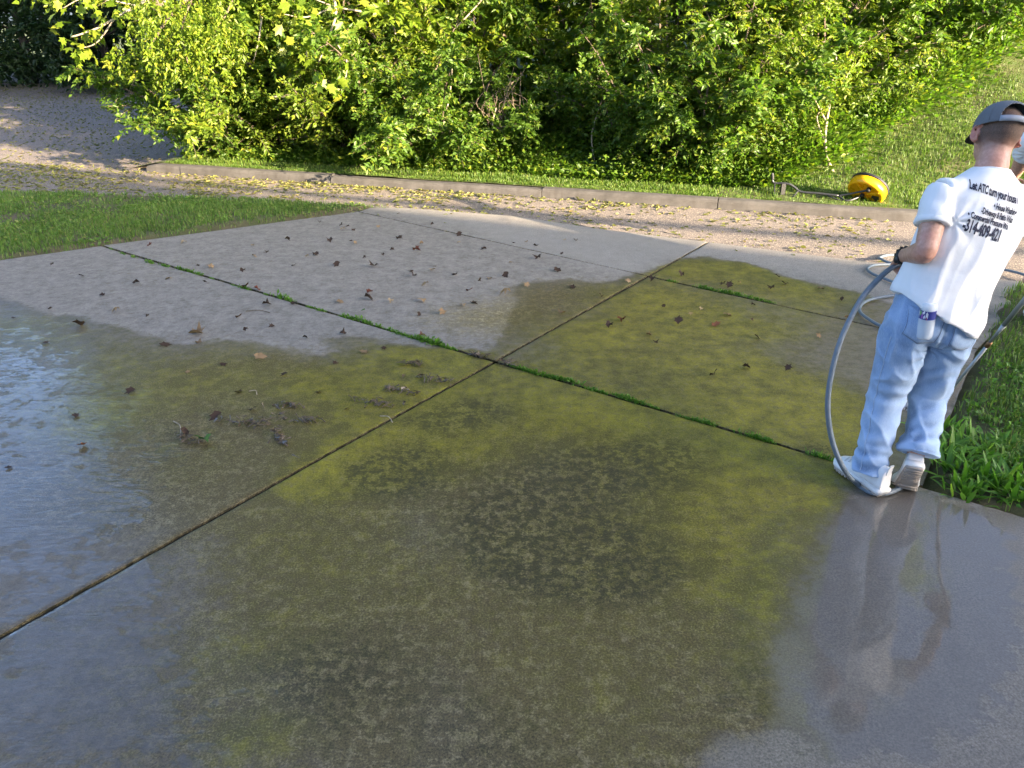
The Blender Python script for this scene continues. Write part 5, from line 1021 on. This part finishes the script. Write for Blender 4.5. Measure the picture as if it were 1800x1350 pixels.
# yellow surface cleaner lying on the grass
cc = Vector(sy(1521, 339, 8.98)); hz = float(hill_z(cc.x, cc.y)); sc_ = empty('surface_cleaner', (cc.x, cc.y, hz)); tag(sc_, 'yellow round surface cleaner with black bent handle lying on the grass', 'surface cleaner')
Nn = Vector((-.48, -.40, -.58)).normalized(); RN = Nn.to_track_quat('Z', 'Y').to_matrix(); R0 = .215
M_YEL = simple('yellow_plastic', (.85, .42, .008), .28, var=.1, scale=20, bump=.05); M_ORG = simple('orange_plastic', (.80, .27, .005), .35, var=.15, scale=15, bump=.05); M_BLK = simple('black_rubber', (.015, .015, .015), .6); M_TUBE = simple('grey_handle_tube', (.05, .052, .055), .4, .4)
m = MB(); m.lathe([(R0-.006, -.085), (R0+.004, -.085), (R0+.006, -.03), (R0, .0), (R0-.02, .016), (R0-.035, .012), (R0-.045, .004)], cc, 40, RN); m.build('skirt', M_YEL, sc_, True)
m = MB(); m.lathe([(.002, .012), (.06, .012), (.07, .004), (R0-.045, .003), (R0-.04, -.003), (.002, -.003)], cc, 40, RN); m.build('deck', M_ORG, sc_, True)
m = MB(); m.lathe([(R0-.012, -.115), (R0+.010, -.115), (R0+.010, -.083), (R0-.012, -.083)], cc, 40, RN); m.build('brush_ring', M_BLK, sc_, True)
for a in (0.3, 1.87, 3.44, 5.01):
    m = MB(); m.box(cc+RN @ Vector((.11*math.cos(a), .11*math.sin(a), .012)), (.16, .02, .018), RN @ Matrix.Rotation(a, 3, 'Z')); m.build('rib', M_YEL, sc_)
    b0 = a+.78; V = [cc+RN @ Vector((q*math.cos(b0+w), q*math.sin(b0+w), .0065)) for q, w in ((.085, -.28), (.165, -.35), (.172, 0), (.165, .35), (.085, .28))]
    if a in (3.44, 5.01): MB().add(V, [(0, 1, 2, 3, 4)]).build('vent', M_BLK, sc_)
for off in ((.07, .10), (-.03, -.02)):
    m = MB(); m.lathe([(.003, .0), (.026, .0), (.026, .03), (.018, .045), (.003, .045)], cc+RN @ Vector((off[0], off[1], .005)), 14, RN); m.build('hub', M_BLK, sc_, True)
def cl(px, py, Y):
    dx, dy = px-900.0, py-675.0; f_ = FPX*CP-dy*SP; return sy(px, py, f_*(9.80+(9.62-Y)*-.6)/(NX*dx+NY*f_))
j = Vector(cl(1474, 344, 9.62)); 
MB().tube(spline([cc+RN @ Vector((.07, .10, .03)), cl(1492, 341, 9.58), j], 4), .012, 8).build('fork', M_TUBE, sc_, True); MB().tube(spline([cc+RN @ Vector((-.03, -.02, .03)), cl(1490, 353, 9.50), j], 4), .012, 8).build('fork', M_TUBE, sc_, True)
MB().tube(spline([j, cl(1440, 340, 9.66), cl(1408, 337, 9.7), cl(1398, 330, 9.72), cl(1388, 324, 9.72), cl(1376, 322, 9.74), cl(1364, 322, 9.76), cl(1358, 318, 9.76), cl(1358, 304, 9.76)], 5), .014, 8).build('handle', M_TUBE, sc_, True)
MB().tube(spline([cl(1404, 335, 9.71), cl(1398, 341, 9.68), cl(1393, 347, 9.66)], 3), .010, 6).build('kickstand', M_TUBE, sc_, True)
MB().tube([cl(1452, 342, 9.64), cl(1468, 349, 9.58), cl(1484, 354, 9.52)], .008, 6).build('brace', M_TUBE, sc_, True)
MB().tube(spline([cl(1358, 307, 9.76), cl(1358, 316, 9.76)], 3), .018, 8).build('grip', M_BLK, sc_, True)
b = Vector(cl(1376, 332, 9.74)); m = MB(); m.box(b, (.05, .05, .13)); m.build('valve_box', M_BLK, sc_)
MB().tube([cl(1362, 323, 9.76), cl(1361, 342, 9.74), cl(1372, 343, 9.74)], .010, 6).build('bracket', M_TUBE, sc_, True); MB().tube([cl(1362, 341, 9.75), cl(1374, 326, 9.75)], .006, 6).build('bracket', M_TUBE, sc_, True)

# ------------------------------------------------------------------ bare wood in and before the bushes
def branchy(name, label, lines, rads, mat, cat='branch', seg=7):
    root = empty(name, lines[0][0]); tag(root, label, cat)
    for i, (ln, rd) in enumerate(zip(lines, rads)):
        p = spline(ln, 5); MB().tube(p, list(np.linspace(rd, rd*.45, len(p))), seg).build('limb', mat, root, True)
    return root
# young tree with a pale bent trunk at the foot of the bank
q = lambda px, py, Y: sy(px, py, Y)
b0 = q(1466, 306, 9.95); z0 = float(hill_z(b0[0], b0[1])); b0 = (b0[0], b0[1], z0-.03)
sap = branchy('young_tree', 'young tree with pale bent trunk at the foot of the grass bank', [[b0, q(1455, 280, 9.95), q(1450, 250, 9.97), q(1453, 215, 10.0), q(1458, 185, 10.05), q(1462, 150, 10.1), q(1470, 100, 10.15)], [q(1451, 250, 9.97), q(1440, 225, 10.0), q(1436, 205, 10.0), q(1445, 190, 10.0)], [q(1453, 215, 10), q(1440, 190, 10.0), q(1425, 160, 10)], [q(1460, 170, 10.07), q(1485, 140, 10.1), q(1500, 110, 10.1)]], [.022, .014, .012, .012], M_TWIG, 'tree')
rr = rg(61); S0 = np.array([q(1462+rr.normal(0, 22), 150+rr.normal(0, 28), 10.05+rr.normal(0, .12)) for _ in range(120)]); D0 = rr.normal(0, 1, (120, 3)); P, D, S = twig_leaves(S0, D0, .12+.2*rr.random(120), 9, .075, rr); foliage('crown', P, D, S, M_LEAF3, sap, rng=rr)
branchy('fallen_branch', 'pale dead forked branch leaning out of the bushes above the kerb', [[q(752, 257, 11.2), q(775, 222, 11.35), q(800, 200, 11.5), q(840, 188, 11.6), q(900, 178, 11.8)], [q(778, 220, 11.35), q(790, 170, 11.5), q(795, 120, 11.6), q(800, 60, 11.7)], [q(815, 195, 11.5), q(808, 165, 11.6), q(830, 130, 11.7)]], [.024, .012, .01], M_TWIG)
branchy('dead_vine', 'bundle of curling bare vines in the bushes right of the young tree', [[q(1475, 130, 11.6), q(1490, 70, 11.6), q(1480, 20, 11.6)], [q(1490, 110, 11.6), q(1498, 60, 11.55), q(1530, 20, 11.5)], [q(1488, 120, 11.6), q(1500, 80, 11.5), q(1535, 60, 11.5)], [q(1485, 115, 11.6), q(1488, 80, 11.55), q(1470, 40, 11.5)], [q(1500, 125, 11.5), q(1540, 95, 11.45), q(1555, 70, 11.45), q(1550, 110, 11.4)], [q(1500, 120, 11.5), q(1520, 75, 11.4), q(1545, 55, 11.4), q(1560, 60, 11.4)], [q(1550, 125, 11.4), q(1556, 85, 11.4), q(1552, 30, 11.4)]], [.014]*7, M_TWIG, 'vine', 5)
rv = rg(71); L = []; 
for k in range(26):
    x0, y0 = 890+rv.normal(0, 22), 215+rv.normal(0, 16); L.append([q(x0, y0, 11.25), q(x0+rv.normal(0, 18), y0-30+rv.normal(0, 10), 11.2), q(x0+rv.normal(0, 30), y0-62+rv.normal(0, 22), 11.3)])
branchy('brush_tangle', 'tangle of dry brown twigs in the hollow between the bushes', L, [.007]*26, M_BARK, 'brush', 4)
for i, (ln, w) in enumerate([([q(1046, 290, 10.9), q(1040, 240, 10.9), q(1050, 200, 11.0), q(1062, 165, 11.1)], 'thin bare stem right of the brush tangle'), ([q(868, 240, 11.1), q(866, 215, 11.1), q(872, 190, 11.1)], 'short pale stub below the brush tangle'), ([q(800, 50, 11.6), q(838, 10, 11.6), q(870, -30, 11.6)], 'pale forked branch at the top of the hollow'), ([q(695, 60, 11.4), q(688, 30, 11.4), q(678, -20, 11.4)], 'pale hanging vine in the bushes at top'), ([q(635, 20, 11.3), q(590, 12, 11.2), q(545, -5, 11.2)], 'pale sloping branch at the top beside the sycamore leaves'), ([q(480, 170, 11.0), q(520, 168, 10.9), q(560, 145, 10.9)], 'curved bare branch low in the large-leaved tree'), ([q(1130, 260, 10.8), q(1160, 225, 10.8), q(1180, 200, 10.9)], 'bare twig crossing the bush base'), ([q(460, 30, 11.2), q(455, 70, 11.1), q(445, 110, 11.1)], 'thin hanging bare stem in the drooping tree')]):
    branchy('bare_branch', w, [ln], [.013], M_TWIG)
# large-leaved tree reaching in from above, and the low branch hanging over the road at upper left
def lobed_spray(name, label, lines, n, size, mat, seed, spread=.22, cat='branch'):
    root = branchy(name, label, lines, [.02]+[.012]*(len(lines)-1), M_TWIG, cat); r_ = rg(seed); P = []; D = []
    for ln in lines:
        sp = spline(ln, 6)
        for _ in range(n//len(lines)):
            k = int(len(sp)*(.25+.75*r_.random())); p = np.array(sp[min(k, len(sp)-1)])+r_.normal(0, spread, 3); P.append(p); D.append((r_.normal(0, .8), r_.normal(0, .8)-.3, -.6+r_.normal(0, .5)))
    P = np.array(P); D = np.array(D); foliage('foliage', P, D, size*(.6+.7*r_.random(len(P))), mat, root, rng=r_, lobed=True, upbias=.3); return root
lobed_spray('sycamore_branch', 'sunlit branch of large lobed leaves hanging over the road at upper left', [[q(330, -40, 11.2), q(240, 10, 11.0), q(170, 50, 10.9), q(125, 65, 10.8)], [q(240, 10, 11.0), q(190, 0, 10.9), q(150, -5, 10.8), q(110, 15, 10.8)], [q(200, 35, 10.9), q(170, 75, 10.9), q(140, 85, 10.9)]], 80, .16, M_LEAF3, 81, .12)
lobed_spray('sycamore_branch', 'bright large-leaved branch reaching down through the bushes left of centre', [[q(560, -60, 11.0), q(590, 10, 10.8), q(580, 60, 10.7), q(560, 110, 10.6)], [q(590, 10, 10.8), q(540, 30, 10.7), q(500, 25, 10.6)], [q(580, 60, 10.7), q(610, 110, 10.6), q(600, 160, 10.6)], [q(575, 70, 10.7), q(540, 90, 10.6), q(545, 110, 10.6)]], 140, .15, M_LEAF3, 82, .17)
rr = rg(63); root = branchy('drooping_branch', 'drooping fine-leaved branch in full sun above the left bushes', [[q(420, -60, 10.9), q(340, -10, 10.6), q(290, 40, 10.4), q(262, 90, 10.3)], [q(430, -40, 10.9), q(400, 20, 10.6), q(370, 70, 10.4)], [q(340, -10, 10.6), q(320, 50, 10.4), q(330, 110, 10.3)]], [.03, .02, .016], M_BARK)
S0 = []; 
for _ in range(330):
    px = 330+rr.normal(0, 55); py = 45+rr.normal(0, 42); S0.append(q(px, py, 10.45+rr.normal(0, .18)))
D0 = rr.normal(0, .5, (330, 3)); D0[:, 2] -= .9; P, D, S = twig_leaves(np.array(S0), D0, .18+.22*rr.random(330), 11, .075, rr, .2, .6); foliage('foliage', P, D, S, M_LEAF3, root, rng=rr)
